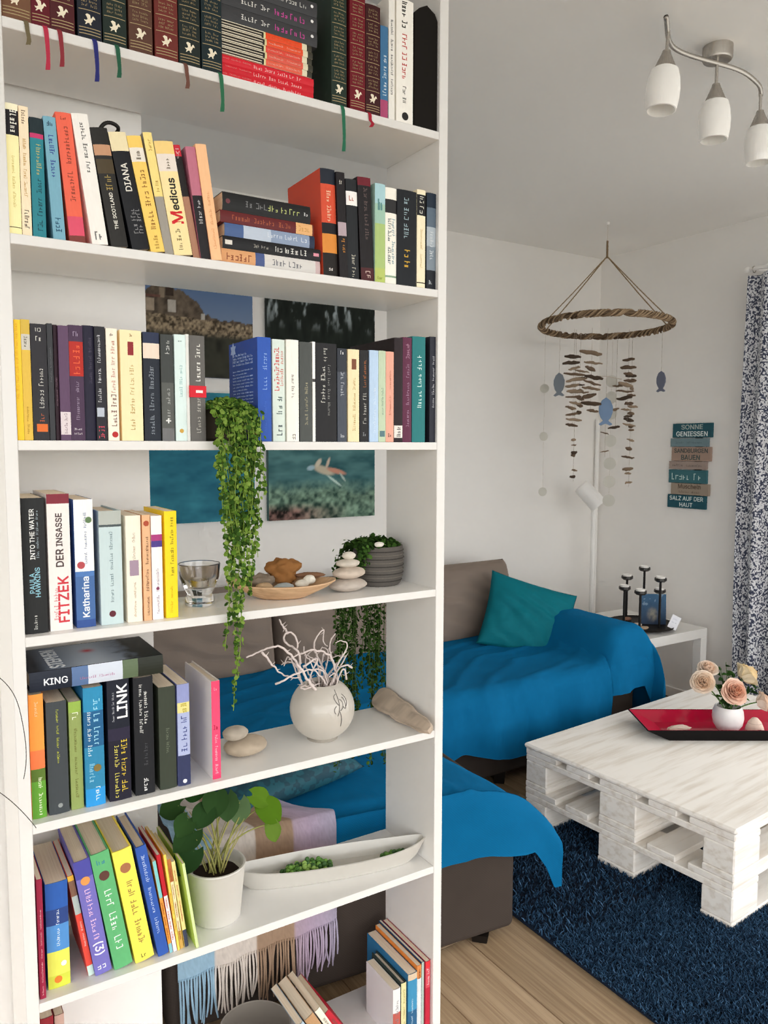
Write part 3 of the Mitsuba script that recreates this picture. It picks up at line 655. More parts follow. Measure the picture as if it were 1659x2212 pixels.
('C', 0.0842, 0.0223, 0.1922, 0.00, 0.006, 0.130, 'p', '#46304a', [(0, '#47324b'), (0.56, '#b02a20'), (0.86, '#47324b')], [('~2', 'u', 0.18, 0.52, 0.5, 0.25, '#9a8aa0'), ('~1', 'h', 0.09, 0.11, 0.5, 0.6, '#e0d8dc'), ('~1', 'h', 0.05, 0.07, 0.5, 0.6, '#e0d8dc'), ('~1', 'h', 0.9, 0.95, 0.5, 0.4, '#a090a8'), ('~3', 'u', 0.58, 0.84, 0.5, 0.5, '#e0603c')], 'dark purple paperback with a red title block', {}),
('C', 0.1070, 0.0182, 0.1939, 0.00, 0.010, 0.130, 'p', '#1f1a2e', [(0, '#1d1a30')], [('~3', 'u', 0.5, 0.9, 0.6, 0.3, '#4a4458')], 'midnight blue book right of the red-blocked purple one', {}),
('C', 0.1256, 0.0169, 0.1933, 0.00, 0.006, 0.130, 'p', '#26262c', [(0, '#26262c')], [('~3', 'u', 0.34, 0.93, 0.35, 0.35, '#d9dade'), ('#', 'h', 0.2, 0.3, 0.4, 0.7, '#b4bcc8'), ('~1', 'u', 0.02, 0.14, 0.45, 0.6, '#c8485a')], 'black paperback with tall silver lettering and a silver figure', {}),
('C', 0.1443, 0.0187, 0.1917, 0.00, 0.006, 0.130, 'p', '#f4e6d4', [(0, '#f5e8d6')], [('~2', 'u', 0.13, 0.42, 0.55, 0.5, '#6a4a40'), ('~4', 'u', 0.43, 0.9, 0.55, 0.38, '#b07a68'), ('@', 'h', 0.02, 0.09, 0.6, 0.55, '#b02a2a'), ('~1', 'h', 0.93, 0.96, 0.5, 0.4, '#4a3a38')], 'cream paperback with brown lettering, left of the thick pale yellow one', {}),
('C', 0.1677, 0.0368, 0.1912, 0.00, 0.006, 0.150, 'p', '#f2dfae', [(0, '#f4e2b4')], [('~2', 'u', 0.1, 0.4, 0.5, 0.22, '#a88a50'), ('~3', 'u', 0.42, 0.7, 0.5, 0.2, '#b89a60'), ('#', 'h', 0.76, 0.91, 0.47, 0.26, '#8c2a2e'), ('~1', 'h', 0.94, 0.97, 0.5, 0.15, '#8a6a40')], 'thick pale yellow book with a small red label', {}),
('C', 0.2074, 0.0288, 0.1906, 0.00, 0.008, 0.140, 'p', '#1c222c', [(0, '#1e2530'), (0.76, '#ead6c4'), (0.9, '#27304a')], [('~3', 'u', 0.06, 0.7, 0.45, 0.3, '#8a929c')], 'navy-black paperback with a beige label', {}),
('C', 0.2381, 0.0218, 0.1886, 0.00, 0.006, 0.130, 'p', '#50534f', [(0, '#6d6e70'), (0.12, '#555855'), (0.55, '#3c403f')], [('~2', 'u', 0.2, 0.5, 0.5, 0.35, '#a8aaa8'), ('~1', 'u', 0.82, 0.95, 0.5, 0.4, '#c9cac8'), ('+', 'h', 0.16, 0.22, 0.5, 0.6, '#e6e6e2')], 'grey book between the navy and the mint ones', {}),
('C', 0.2625, 0.0205, 0.1904, 0.00, 0.006, 0.130, 'p', '#cfe2e0', [(0, '#d6e8e6')], [('~3', 'u', 0.42, 0.72, 0.5, 0.3, '#8fb4b4'), ('@', 'h', 0.07, 0.12, 0.5, 0.4, '#c8a04a'), ('~1', 'h', 0.93, 0.95, 0.5, 0.4, '#6a7a7a')], 'pale mint book left of the grey one with the red tag', {}),
('C', 0.2842, 0.0061, 0.1926, 0.00, 0.010, 0.130, 'p', '#e4e4e0', [(0, '#e4e4e0')], [], 'very thin white book squeezed beside the pale mint one', {}),
('C', 0.2907, 0.0280, 0.1909, 0.00, 0.006, 0.130, 'p', '#5f5d5a', [(0, '#615f5c')], [('~2', 'u', 0.57, 0.93, 0.5, 0.34, '#eceae4'), ('~2', 'u', 0.08, 0.42, 0.5, 0.3, '#b5b2ac')], 'grey paperback wrapped by a red tag', {}),
('C', 0.4232, 0.0279, 0.1982, 0.00, 0.008, 0.150, 'p', '#26479c', [(0, '#2c55ae')], [('~2', 'u', 0.5, 0.86, 0.5, 0.35, '#8aa8dc'), ('~1', 'u', 0.1, 0.4, 0.5, 0.2, '#3f68bc')], 'blue book turned to show its blue back cover, behind the trailing plant', {'back': 'blue'}),
('C', 0.4541, 0.0256, 0.1962, 0.00, 0.008, 0.130, 'p', '#cfdcd4', [(0, '#d3e0d8')], [('~1', 'u', 0.5, 0.93, 0.32, 0.4, '#c03434'), ('~2', 'u', 0.55, 0.9, 0.72, 0.28, '#c86a60'), ('~2', 'u', 0.27, 0.45, 0.5, 0.5, '#4a5a5a'), ('~1', 'u', 0.06, 0.18, 0.5, 0.5, '#39434a')], 'pale mint paperback with red capitals', {}),
('C', 0.4827, 0.0261, 0.1974, 0.00, 0.006, 0.130, 'p', '#eeeae2', [(0, '#f0ece4')], [('~3', 'd', 0.42, 0.66, 0.5, 0.25, '#7a746c'), ('~1', 'u', 0.02, 0.08, 0.5, 0.4, '#8a847c')], 'white paperback left of the dark grey one', {}),
('C', 0.5108, 0.0266, 0.1950, 0.00, 0.006, 0.130, 'p', '#464a48', [(0, '#4a4e4c')], [('~3', 'u', 0.17, 0.6, 0.5, 0.25, '#b0a88c')], 'dark grey paperback in the middle of the right half', {}),
('C', 0.5394, 0.0062, 0.1973, 0.00, 0.008, 0.130, 'p', '#edebe6', [(0, '#eeece7'), (0.6, '#3a3a3a'), (0.63, '#f4f2ee')], [], 'very thin white book beside the dark grey paperback', {}),
('C', 0.5460, 0.0475, 0.1958, 0.00, 0.006, 0.150, 'p', '#1c1c1f', [(0, '#1d1d20')], [('~4', 'd', 0.26, 0.78, 0.62, 0.14, '#8a8a88'), ('~2', 'u', 0.4, 0.78, 0.33, 0.2, '#d6d4ce'), ('~2', 'd', 0.8, 0.95, 0.45, 0.18, '#bdbbb4')], 'thick black book with white capitals', {}),
('C', 0.5963, 0.0216, 0.1884, 0.00, 0.008, 0.130, 'p', '#3c424c', [(0, '#474d58'), (0.75, '#30353e')], [('~2', 'd', 0.48, 0.75, 0.5, 0.4, '#b8bcc4'), ('~1', 'h', 0.04, 0.09, 0.5, 0.4, '#d0d2d6'), ('~1', 'h', 0.93, 0.98, 0.5, 0.4, '#e0e0e0')], 'slate grey paperback right of the thick black book', {}),
('C', 0.6201, 0.0264, 0.1880, 0.00, 0.006, 0.130, 'p', '#ecd8ac', [(0, '#f0deb4')], [('~3', 'u', 0.12, 0.7, 0.5, 0.25, '#b39660'), ('#', 'h', 0.77, 0.91, 0.5, 0.4, '#7a4a34')], 'cream paperback with a small brown frame near its head', {}),
('C', 0.6488, 0.0213, 0.1882, 0.00, 0.008, 0.130, 'p', '#22201f', [(0, '#202022')], [('~3', 'u', 0.2, 0.55, 0.5, 0.4, '#bdbbb6'), ('~1', 'u', 0.6, 0.9, 0.5, 0.35, '#b0663c'), ('~1', 'h', 0.06, 0.11, 0.5, 0.4, '#8a8e92')], 'black paperback left of the light blue one', {}),
('C', 0.6712, 0.0216, 0.1894, 0.00, 0.006, 0.120, 'p', '#a8c2e2', [(0, '#b4cce6')], [('~2', 'u', 0.1, 0.6, 0.5, 0.3, '#d4e2f0')], 'pale blue paperback left of the sage one', {}),
('C', 0.6932, 0.0173, 0.1898, 0.00, 0.006, 0.120, 'p', '#b6c8a4', [(0, '#bccdb0')], [('~3', 'u', 0.3, 0.6, 0.5, 0.3, '#7f9a86'), ('#', 'h', 0.05, 0.13, 0.5, 0.7, '#5a7a80')], 'slim sage green paperback', {}),
('C', 0.7112, 0.0198, 0.1892, 0.00, 0.006, 0.120, 'p', '#dfa08c', [(0, '#e2a692')], [('~2', 'u', 0.3, 0.8, 0.5, 0.25, '#c07a64'), ('~1', 'h', 0.05, 0.1, 0.5, 0.5, '#5a2a28')], 'salmon pink paperback in the right half', {}),
('C', 0.7322, 0.0213, 0.2194, 0.00, 0.006, 0.190, 'p', '#1e1416', [(0, '#22161a'), (0.03, '#22161a'), (0.04, '#e6e0d8'), (0.16, '#22161a')], [('~3', 'u', 0.05, 0.15, 0.5, 0.5, '#3a3438')], 'tall black book with a white barcode panel at its foot', {}),
('C', 0.7538, 0.0228, 0.2219, 0.00, 0.006, 0.150, 'p', '#5a2440', [(0, '#5c2642')], [('~3', 'u', 0.15, 0.75, 0.5, 0.35, '#a08098'), ('~1', 'u', 0.8, 0.95, 0.5, 0.4, '#b08aa0')], 'tall plum coloured book left of the teal one', {}),
('C', 0.7786, 0.0342, 0.2258, 0.00, 0.006, 0.150, 'p', '#1f6e70', [(0, '#237678')], [('~3', 'u', 0.33, 0.84, 0.5, 0.36, '#d6ecea')], 'tall teal book with pale lettering', {}),
('C', 0.8240, 0.0152, 0.2282, 0.00, 0.006, 0.150, 'p', '#23242e', [(0, '#262833')], [('~4', 'u', 0.33, 0.82, 0.55, 0.4, '#c9cad0')], 'tall navy book against the right side panel', {'white': 1}),
('D', 0.0039, 0.0355, 0.2305, 0.00, 0.022, 0.150, 'p', '#1d1f20', [(0, '#1f2122')], [('INTO THE WATER', 'u', 0.55, 0.92, 0.42, 0.26, '#e9e9e6'), ('~4', 'u', 0.56, 0.91, 0.64, 0.13, '#9fb0b8'), ('PAULA', 'u', 0.3, 0.45, 0.36, 0.22, '#8cc0d0'), ('HAWKINS', 'u', 0.27, 0.49, 0.6, 0.24, '#8cc0d0'), ('~1', 'u', 0.03, 0.14, 0.45, 0.16, '#d0d0cc')], 'black book at the left end, lettered INTO THE WATER', {}),
('D', 0.0432, 0.0359, 0.2361, 0.00, 0.022, 0.150, 'p', '#e2dad6', [(0, '#e9e1dd'), (0.93, '#7e2a38')], [('FITZEK', 'u', 0.06, 0.4, 0.62, 0.5, '#c63c46'), ('~2', 'u', 0.08, 0.32, 0.28, 0.2, '#d07a7e'), ('DER', 'u', 0.47, 0.6, 0.5, 0.34, '#4a3e3e'), ('INSASSE', 'u', 0.62, 0.86, 0.5, 0.34, '#4a3e3e')], 'white thick paperback with big red capitals and a dark red head', {}),
('D', 0.0867, 0.0318, 0.2250, 0.00, 0.026, 0.150, 'p', '#3a5a9a', [(0, '#33508f'), (0.06, '#44689f'), (0.4, '#4d77b4'), (0.44, '#f0f0ec')], [('Katharina', 'u', 0.08, 0.4, 0.5, 0.36, '#f4f4f0'), ('~3', 'u', 0.5, 0.9, 0.55, 0.16, '#5a6a94'), ('@', 'h', 0.44, 0.54, 0.3, 0.4, '#b04a50'), ('@', 'h', 0.8, 0.88, 0.75, 0.35, '#5f7a54')], 'white book with a blue lower half', {}),
('D', 0.1275, 0.0384, 0.2035, 0.00, 0.024, 0.150, 'h', '#b6c9cc', [(0, '#c0d2d4'), (0.86, '#4c5658'), (0.88, '#aeb4ae')], [('~4', 'u', 0.2, 0.82, 0.5, 0.16, '#6d8086'), ('@', 'h', 0.06, 0.13, 0.5, 0.3, '#5c2430')], 'thick pale blue-grey hardcover with a photo at its head', {}),
('D', 0.1728, 0.0264, 0.1933, 0.00, 0.022, 0.140, 'p', '#f2e4d0', [(0, '#f4e8d6')], [('~2', 'u', 0.55, 0.85, 0.5, 0.2, '#a08a78'), ('#', 'h', 0.42, 0.6, 0.5, 0.6, '#a08a9c'), ('~2', 'u', 0.05, 0.38, 0.5, 0.16, '#a08a70')], 'cream book with a small lilac emblem', {}),
('D', 0.2017, 0.0143, 0.1935, 0.00, 0.022, 0.130, 'p', '#d8a678', [(0, '#e0b288')], [('~3', 'u', 0.05, 0.8, 0.5, 0.4, '#6a3a20'), ('@', 'h', 0.88, 0.96, 0.5, 0.7, '#a84a30')], 'slim tan book between cream and white ones', {}),
('D', 0.2176, 0.0196, 0.1912, 0.00, 0.022, 0.130, 'p', '#f2eae6', [(0, '#f4ede9'), (0.7, '#4a3a86'), (0.76, '#a83a78'), (0.82, '#f4ede9')], [('~2', 'u', 0.06, 0.5, 0.5, 0.25, '#7a6a8a'), ('@', 'h', 0.28, 0.32, 0.5, 0.3, '#7a3a5a')], 'white book with a purple and magenta band', {}),
('D', 0.2423, 0.0225, 0.1985, 0.00, 0.022, 0.140, 'p', '#f0cc1c', [(0, '#f4d51f')], [('~4', 'u', 0.4, 0.95, 0.55, 0.3, '#7a6a10'), ('~2', 'u', 0.05, 0.3, 0.45, 0.2, '#c8a010')], 'bright yellow book beside the glass bowl', {}),
('E', 0.0038, 0.0229, 0.2191, 0.00, 0.022, 0.140, 'p', '#e88a38', [(0, '#5f9a34'), (0.3, '#57722c'), (0.4, '#f07a48'), (0.55, '#f39a45')], [('~2', 'd', 0.02, 0.33, 0.62, 0.3, '#f0f4d8'), ('~1', 'd', 0.82, 0.94, 0.5, 0.25, '#f6d0a8')], 'orange and green book at the left end', {}),
('E', 0.0305, 0.0334, 0.2007, 0.00, 0.022, 0.150, 'p', '#3a4044', [(0, '#3d4347')], [('~4', 'd', 0.45, 0.93, 0.53, 0.13, '#c8cc40'), ('@', 'h', 0.05, 0.1, 0.55, 0.4, '#8a9090')], 'dark slate book with thin yellow-green lettering', {}),
('E', 0.0673, 0.0210, 0.1951, 0.00, 0.024, 0.130, 'p', '#7c9050', [(0, '#8a9a5a'), (0.9, '#8fae4c')], [('~3', 'd', 0.1, 0.75, 0.5, 0.25, '#6a6a30'), ('~1', 'd', 0.82, 0.9, 0.5, 0.5, '#e6ecd0')], 'slim olive green book', {}),
('E', 0.0914, 0.0334, 0.2168, 0.00, 0.020, 0.150, 'p', '#1d6ea0', [(0, '#2a8fd0'), (0.15, '#2d7fa6'), (0.5, '#1f5a86'), (0.8, '#2a86b0')], [('~3', 'd', 0.5, 0.9, 0.66, 0.36, '#9ad0e8'), ('~3', 'd', 0.42, 0.8, 0.28, 0.22, '#dfeaf0'), ('@', 'h', 0.28, 0.36, 0.62, 0.4, '#7a6a3a'), ('~1', 'd', 0.04, 0.16, 0.62, 0.25, '#eef4f8'), ('~1', 'd', 0.2, 0.36, 0.35, 0.3, '#8ac0d8')], 'blue book with light lettering, left of two black ones', {}),
('E', 0.1321, 0.0386, 0.2237, 0.00, 0.020, 0.150, 'p', '#171a28', [(0, '#1c1a2a'), (0.5, '#262238'), (0.6, '#151a28')], [('LINK', 'u', 0.68, 0.96, 0.66, 0.46, '#f2f2ee'), ('~4', 'u', 0.66, 0.9, 0.25, 0.1, '#b8bac0'), ('~3', 'd', 0.05, 0.5, 0.7, 0.3, '#d8b83a'), ('~2', 'd', 0.02, 0.46, 0.36, 0.22, '#ded060')], 'blue-black book with large white capitals LINK', {}),
('E', 0.1781, 0.0356, 0.2209, 0.00, 0.020, 0.150, 'p', '#17191c', [(0, '#191b20')], [('~2', 'd', 0.6, 0.88, 0.62, 0.2, '#e4e4e0'), ('~3', 'd', 0.52, 0.94, 0.36, 0.18, '#d8d8d4'), ('~1', 'd', 0.02, 0.14, 0.55, 0.26, '#e8e8e4'), ('~3', 'u', 0.25, 0.45, 0.55, 0.2, '#4a4c50')], 'black book between the LINK one and the olive-black one', {}),
('E', 0.2233, 0.0315, 0.1959, 0.00, 0.020, 0.160, 'p', '#31372e', [(0, '#363d32')], [('~2', 'd', 0.35, 0.6, 0.5, 0.2, '#6a7260')], 'dark olive-black book, broad cream page edges on top', {}),
('E', 0.2577, 0.0232, 0.1966, 0.00, 0.018, 0.150, 'p', '#6a72a8', [(0, '#2f3658'), (0.3, '#a4aed0'), (0.72, '#d8d08a'), (0.82, '#8a92c0')], [('~3', 'u', 0.34, 0.7, 0.5, 0.5, '#3f4a80'), ('~2', 'u', 0.72, 0.82, 0.5, 0.5, '#b0a038'), ('@', 'h', 0.02, 0.07, 0.5, 0.4, '#f0f0f0')], 'slim lavender and navy book', {}),
('E', 0.3226, 0.0168, 0.1937, 0.00, 0.014, 0.160, 'h', '#d8d2cc', [(0, '#d83a64'), (0.04, '#e4486e')], [('~3', 'd', 0.05, 0.45, 0.5, 0.35, '#f6c4d0'), ('~1', 'h', 0.5, 0.56, 0.5, 0.6, '#b01c40'), ('~1', 'h', 0.9, 0.94, 0.5, 0.4, '#f0a8b8')], 'pink-spined book with white covers beside the pebbles', {}),
('F', 0.0035, 0.0097, 0.2178, 0.00, 0.012, 0.150, 'p', '#8c1f38', [(0, '#93223e')], [('~5', 'u', 0.03, 0.75, 0.5, 0.3, '#e0a8b0')], 'thin crimson book against the left side panel', {}),
('F', 0.0195, 0.0372, 0.1954, 0.00, 0.028, 0.160, 'p', '#2c5aa0', [(0, '#c8d048'), (0.12, '#d8dc5c'), (0.35, '#4f8ac8'), (0.6, '#2c4480'), (0.75, '#2c5aa8')], [('~2', 'u', 0.4, 0.75, 0.5, 0.16, '#e8f0f8'), ('@', 'h', 0.03, 0.13, 0.45, 0.35, '#e07a30'), ('@', 'h', 0.16, 0.28, 0.72, 0.26, '#f2f2ec')], 'thick blue and yellow-green picture book', {}),
('F', 0.0878, 0.0103, 0.2007, -8.91, 0.030, 0.150, 'p', '#d04438', [(0, '#bfd6cc'), (0.1, '#d8493c'), (0.62, '#a8b4b0'), (0.8, '#7a5a4a'), (0.95, '#d8a83a')], [('~2', 'u', 0.3, 0.55, 0.5, 0.4, '#e8c8c0')], 'thin red book leaning left of the violet one', {}),
('F', 0.0986, 0.0290, 0.2261, -8.39, 0.022, 0.160, 'h', '#6660aa', [(0, '#6f6ab4'), (0.85, '#4a4a9c')], [('~4', 'd', 0.3, 0.75, 0.5, 0.36, '#e0b8d8'), ('@', 'h', 0.78, 0.87, 0.5, 0.6, '#d89050'), ('~1', 'h', 0.04, 0.1, 0.5, 0.6, '#f0f0f4'), ('(3)', 'd', 0.17, 0.28, 0.5, 0.6, '#e6e0f4')], "violet hardcover children's book", {}),
('F', 0.1318, 0.0330, 0.2330, -9.20, 0.020, 0.160, 'h', '#55a06a', [(0, '#5caa70')], [('~3', 'd', 0.15, 0.68, 0.5, 0.4, '#eef6e8'), ('@', 'h', 0.75, 0.86, 0.5, 0.55, '#5a3a34'), ('~1', 'h', 0.9, 0.95, 0.5, 0.5, '#3a7a9a')], "green hardcover children's book", {}),
('F', 0.1696, 0.0348, 0.2286, -9.43, 0.018, 0.160, 'h', '#f0d850', [(0, '#f3dd58')], [('~3', 'd', 0.15, 0.72, 0.55, 0.36, '#9a7a40'), ('@', 'h', 0.78, 0.9, 0.5, 0.55, '#a06a48'), ('~1', 'h', 0.03, 0.07, 0.5, 0.3, '#4a4020')], "yellow hardcover children's book", {}),
('F', 0.2113, 0.0200, 0.2277, -9.70, 0.016, 0.150, 'h', '#2a4a96', [(0, '#2f54a4')], [('~3', 'd', 0.2, 0.92, 0.5, 0.34, '#b8c8e6')], 'royal blue slim hardcover', {}),
('F', 0.2325, 0.0062, 0.1927, -8.64, 0.016, 0.130, 'p', '#d8863c', [(0, '#7fb8c0'), (0.1, '#e09440'), (0.6, '#7cc0c0')], [('~3', 'd', 0.15, 0.55, 0.5, 0.5, '#8a4a1a')], 'thin orange and turquoise booklet', {}),
('F', 0.2396, 0.0071, 0.2019, -8.00, 0.016, 0.130, 'p', '#c83038', [(0, '#d8dce0'), (0.1, '#ece4e0'), (0.58, '#b81f2c')], [('~4', 'd', 0.12, 0.55, 0.5, 0.6, '#b03a30')], 'thin booklet, dark red above and white below', {}),
('F', 0.2477, 0.0045, 0.1985, -6.71, 0.016, 0.130, 'p', '#ecc84a', [(0, '#efcf5a')], [('~2', 'd', 0.2, 0.6, 0.5, 0.5, '#c07a30')], 'very thin yellow booklet right of the red and white one', {}),
('F', 0.2537, 0.0063, 0.1862, -6.76, 0.018, 0.130, 'p', '#e8d8a0', [(0, '#c8a050'), (0.2, '#eadfb0'), (0.75, '#b06a3a')], [('~4', 'd', 0.1, 0.9, 0.5, 0.5, '#9a4a30')], 'thin cream and brown booklet', {}),
('F', 0.2627, 0.0072, 0.1792, -7.42, 0.018, 0.130, 'p', '#e4d27a', [(0, '#3a3f55'), (0.2, '#e8d890')], [('~3', 'd', 0.3, 0.9, 0.5, 0.4, '#b05040')], 'thin cream booklet with a dark foot, next to the light green board', {}),
('F', 0.2800, 0.0054, 0.1780, -7.90, 0.004, 0.170, 'p', '#a8c456', [(0, '#c8d89a')], [], 'thin light green board book leaning beside the white flowerpot', {}),
]
BK = {}
for e in BOOKS:
    BK[e[11]] = book(*e[:12], **e[12])

# --- lying stacks
def lying(row, x, y, z, length, thick, depth, st, cover, bands, texts, label, group, yaw=0.0):
    return book(row, x, thick, length, 0, y, depth, st, cover, bands, texts, label, lying=(x, y, z, yaw), group=group)
G = 'books lying in the stack on the top shelf'
z = ZS['A'] + .0004
for i in range(3):
    lab = ['red booklet at the bottom of the lying stack on the top shelf', 'red booklet, second from below in the lying stack on the top shelf', 'red booklet, third from below in the lying stack, under the striped ones'][i]
    lying('A', .333 + .001 * i, .012 + .001 * i, z, .214, .0135, .15, 'p', '#c41f2c', [(0, ['#cc2230', '#c81d2b', '#d02634'][i])],
          [('~%d' % (3 + i), 'u', .42, .88, .55, .5, '#f2c4c0'), ('~3', 'u', .08, .4, .4, .25, '#e88a88'), ('@', 'u', .02, .06, .5, .6, '#f0d8d0')], lab, G); z += .0139
names = ['lowest', 'second', 'third', 'fourth', 'uppermost']
for i in range(5):
    lying('A', .336 + .002 * (i % 2), .012, z, .208, .0115, .15, 'p', '#d8d0b8',
          [(0, '#2a2622'), (.52, '#d8cf9a'), (.54, ['#e0604a', '#da5a4a', '#d8483a', '#e2502c', '#e44a22'][i]), (.90, '#ddd6b8'), (.95, '#3a382e')],
          [('#', 'u', .02, .52, .10, .16, '#e4dcc6'), ('#', 'u', .02, .50, .55, .16, '#cfc7b2'), ('#', 'u', .02, .50, .9, .14, '#e4dcc6'), ('~2', 'u', .56, .88, .5, .35, '#f0b0a0' if i < 4 else '#e86a40')],
          '%s of the thin black and red striped booklets in the lying stack' % names[i], G); z += .0119
for i in range(3):
    lab = ['charcoal book with pink lettering lying right above the striped booklets', 'charcoal book with pink lettering, middle one of the three in the stack', 'charcoal book at the top of the lying stack on the top shelf'][i]
    lying('A', .334, .012, z, .222, .027, .15, 'p', '#3a3b3e', [(0, '#3c3d40')], [('~2', 'u', .30, .56, .5, .36, '#e4e2de')] + ([('~4', 'u', .60, .88, .5, .44, '#c8489a')] if i < 2 else [('~4', 'u', .5, .9, .5, .34, '#d0cfcc')]) + [('@', 'u', .03, .08, .5, .3, '#8a7a80'), ('@', 'u', .93, .97, .35, .25, '#e8e8e8')], lab, G); z += .0274
G = 'books lying in the stack on the second shelf'
z = ZS['B'] + .0004
for (x, L, t, cov, bands, tx, lab) in [
    (.357, .205, .0275, '#d8cfc2', [(0, '#d8a070'), (.33, '#4a5a8a'), (.42, '#d5d2ce'), (.95, '#c8b0b0')], [('~2', 'u', .5, .82, .5, .42, '#6a6a70'), ('~1', 'u', .05, .3, .5, .5, '#8a4a2a')], 'white and orange paperback at the bottom of the lying stack'),
    (.360, .203, .0225, '#1c1d20', [(0, '#1d1e21')], [('~4', 'u', .52, .86, .5, .5, '#dedcd8'), ('~2', 'u', .3, .45, .5, .3, '#a8a49c'), ('#', 'u', .02, .09, .5, .4, '#d8d4cc'), ('#', 'u', .92, .98, .5, .3, '#d890a0')], 'black paperback, second from below in the lying stack'),
    (.364, .186, .0235, '#6a80a8', [(0, '#4a6290'), (.2, '#b8c4d4'), (.5, '#8a9ab4'), (.94, '#27324a')], [('~3', 'u', .46, .92, .45, .4, '#d8dee8')], 'blue and white paperback in the middle of the lying stack'),
    (.356, .192, .0215, '#5e2224', [(0, '#622426'), (.80, '#e2b078'), (.985, '#6a2a20')], [('~3', 'u', .12, .75, .5, .45, '#a8583c'), ('~1', 'u', .83, .96, .5, .5, '#c89858')], 'maroon paperback with a tan end, fourth from below in the lying stack'),
    (.361, .180, .0330, '#1d1e1f', [(0, '#1e1f20')], [('~2', 'u', .25, .5, .5, .35, '#77787a'), ('~3', 'u', .5, .88, .5, .36, '#b8c078'), ('@', 'u', .03, .08, .5, .3, '#6a3a40'), ('~1', 'u', .92, .97, .5, .2, '#e0e0e0')], 'thick black paperback on top of the lying stack')]:
    lying('B', x, .016, z, L, t, .135, 'p', cov, bands, tx, lab, G); z += t + .0004

# --- the big thriller lying flat on the row with the vase
zt = ZS['E'] + .2258
big = lying('E', .005, .012, zt, .226, .0500 - .016, .165, 'h', '#20242c', [(0, '#1b2230'), (.30, '#56709a'), (.42, '#c8d0dc'), (.68, '#5a6a50'), (.80, '#23271f')],
            [('KING', 'u', .10, .27, .55, .5, '#eceef0'), ('~2', 'u', .36, .62, .62, .14, '#b07a9a')], 'big dark hardcover lying flat on the standing books', 'books on the shelf with the white vase')

# ================================================================== pictures on the back wall
def canvas(x0, x1, z0, z1, fn, label, n=110):
    u = np.linspace(0, 1, n); U, V = np.meshgrid(u, u, indexing='ij')
    P = np.stack([x0 + U * (x1 - x0), np.full_like(U, 1.905), z0 + V * (z1 - z0)], -1)
    m = grid(P); c = fn(U, V).reshape(-1, 3)
    sides = box(x0, x1, 1.9052, 1.9295, z0, z1)
    k = thing('canvas_picture', label, 'picture', 'canvas pictures on the back wall')
    obj('print', m, 'vmatt', k, smooth=True, col=c)
    obj('stretched_edge', sides, 'vmatt', k, col=np.tile(c.mean(0) * .9, (len(sides.vertices), 1)))
def lerp(a, b, t): return lin(a) * (1 - t[..., None]) + lin(b) * t[..., None]
def uvp(U, V, k, s=0): return np.stack([U * k, V * k, np.full_like(U, s)], -1)
def pic_castle(U, V):
    c = lerp('#71839f', '#3f6294', np.clip(V * 2.2 - .9, 0, 1))
    px = 312 + U * 233
    ys = np.interp(px, [312, 316, 326, 340, 352, 353, 370, 371, 380, 392, 400, 412, 425, 436, 450, 470, 500, 545], [652, 648, 640, 636, 634, 620, 620, 640, 642, 646, 652, 658, 668, 686, 692, 697, 696, 700]) + 7 * (nfbm(uvp(U, V * 0, 30), 2, 1) - .5)
    py = 818 - V / .003658
    n = nfbm(uvp(U, V, 22, 3), 4, 3); n2 = nfbm(uvp(U, V, 50, 1), 3, 8)
    wall_ = lerp('#3a322c', '#75685a', np.clip(1.6 * n - .3, 0, 1))
    rock = lerp('#41372c', '#a8977e', np.clip(2.4 * n2 - .7, 0, 1))
    c = np.where((py > ys)[..., None], wall_, c)
    c = np.where((py > 690 + 5 * n + (px - 312) * .05)[..., None], rock, c)
    for (a, b, e, f, col) in ((314, 330, 664, 688, '#a39483'), (358, 376, 663, 690, '#b0aaa2'), (340, 352, 640, 660, '#8a7c6c'), (353, 370, 622, 656, '#3e332c'), (428, 438, 686, 698, '#b4b0aa'), (314, 344, 656, 661, '#6a4a42')):
        s_ = (px > a) & (px < b) & (py > e) & (py < f); c = np.where(s_[..., None], lin(col) * (.8 + .4 * n2[..., None]), c)
    low = np.clip((py - 722) / 14, 0, 1)[..., None]
    return c * (1 - low) + lerp('#1f201d', '#45463c', nfbm(uvp(U, V, 12), 3, 2)) * low
def pic_sea(U, V):
    n = nfbm(np.stack([U * 5, V * 12, U * 0], -1), 4, 4)
    return lerp('#1c566f', '#3a8496', np.clip(n * 1.5 - .25 + .1 * V, 0, 1))
def pic_forest(U, V):
    n = nfbm(np.stack([U * 24, V * 7, U * 0], -1), 4, 14)
    c = lerp('#0d1110', '#2a322c', n)
    lt = .8 * np.clip((n - .57) * 8, 0, 1) * np.clip((V - .42) * 6, 0, 1)
    return c * (1 - lt[..., None]) + lin('#a8b4b8') * lt[..., None]
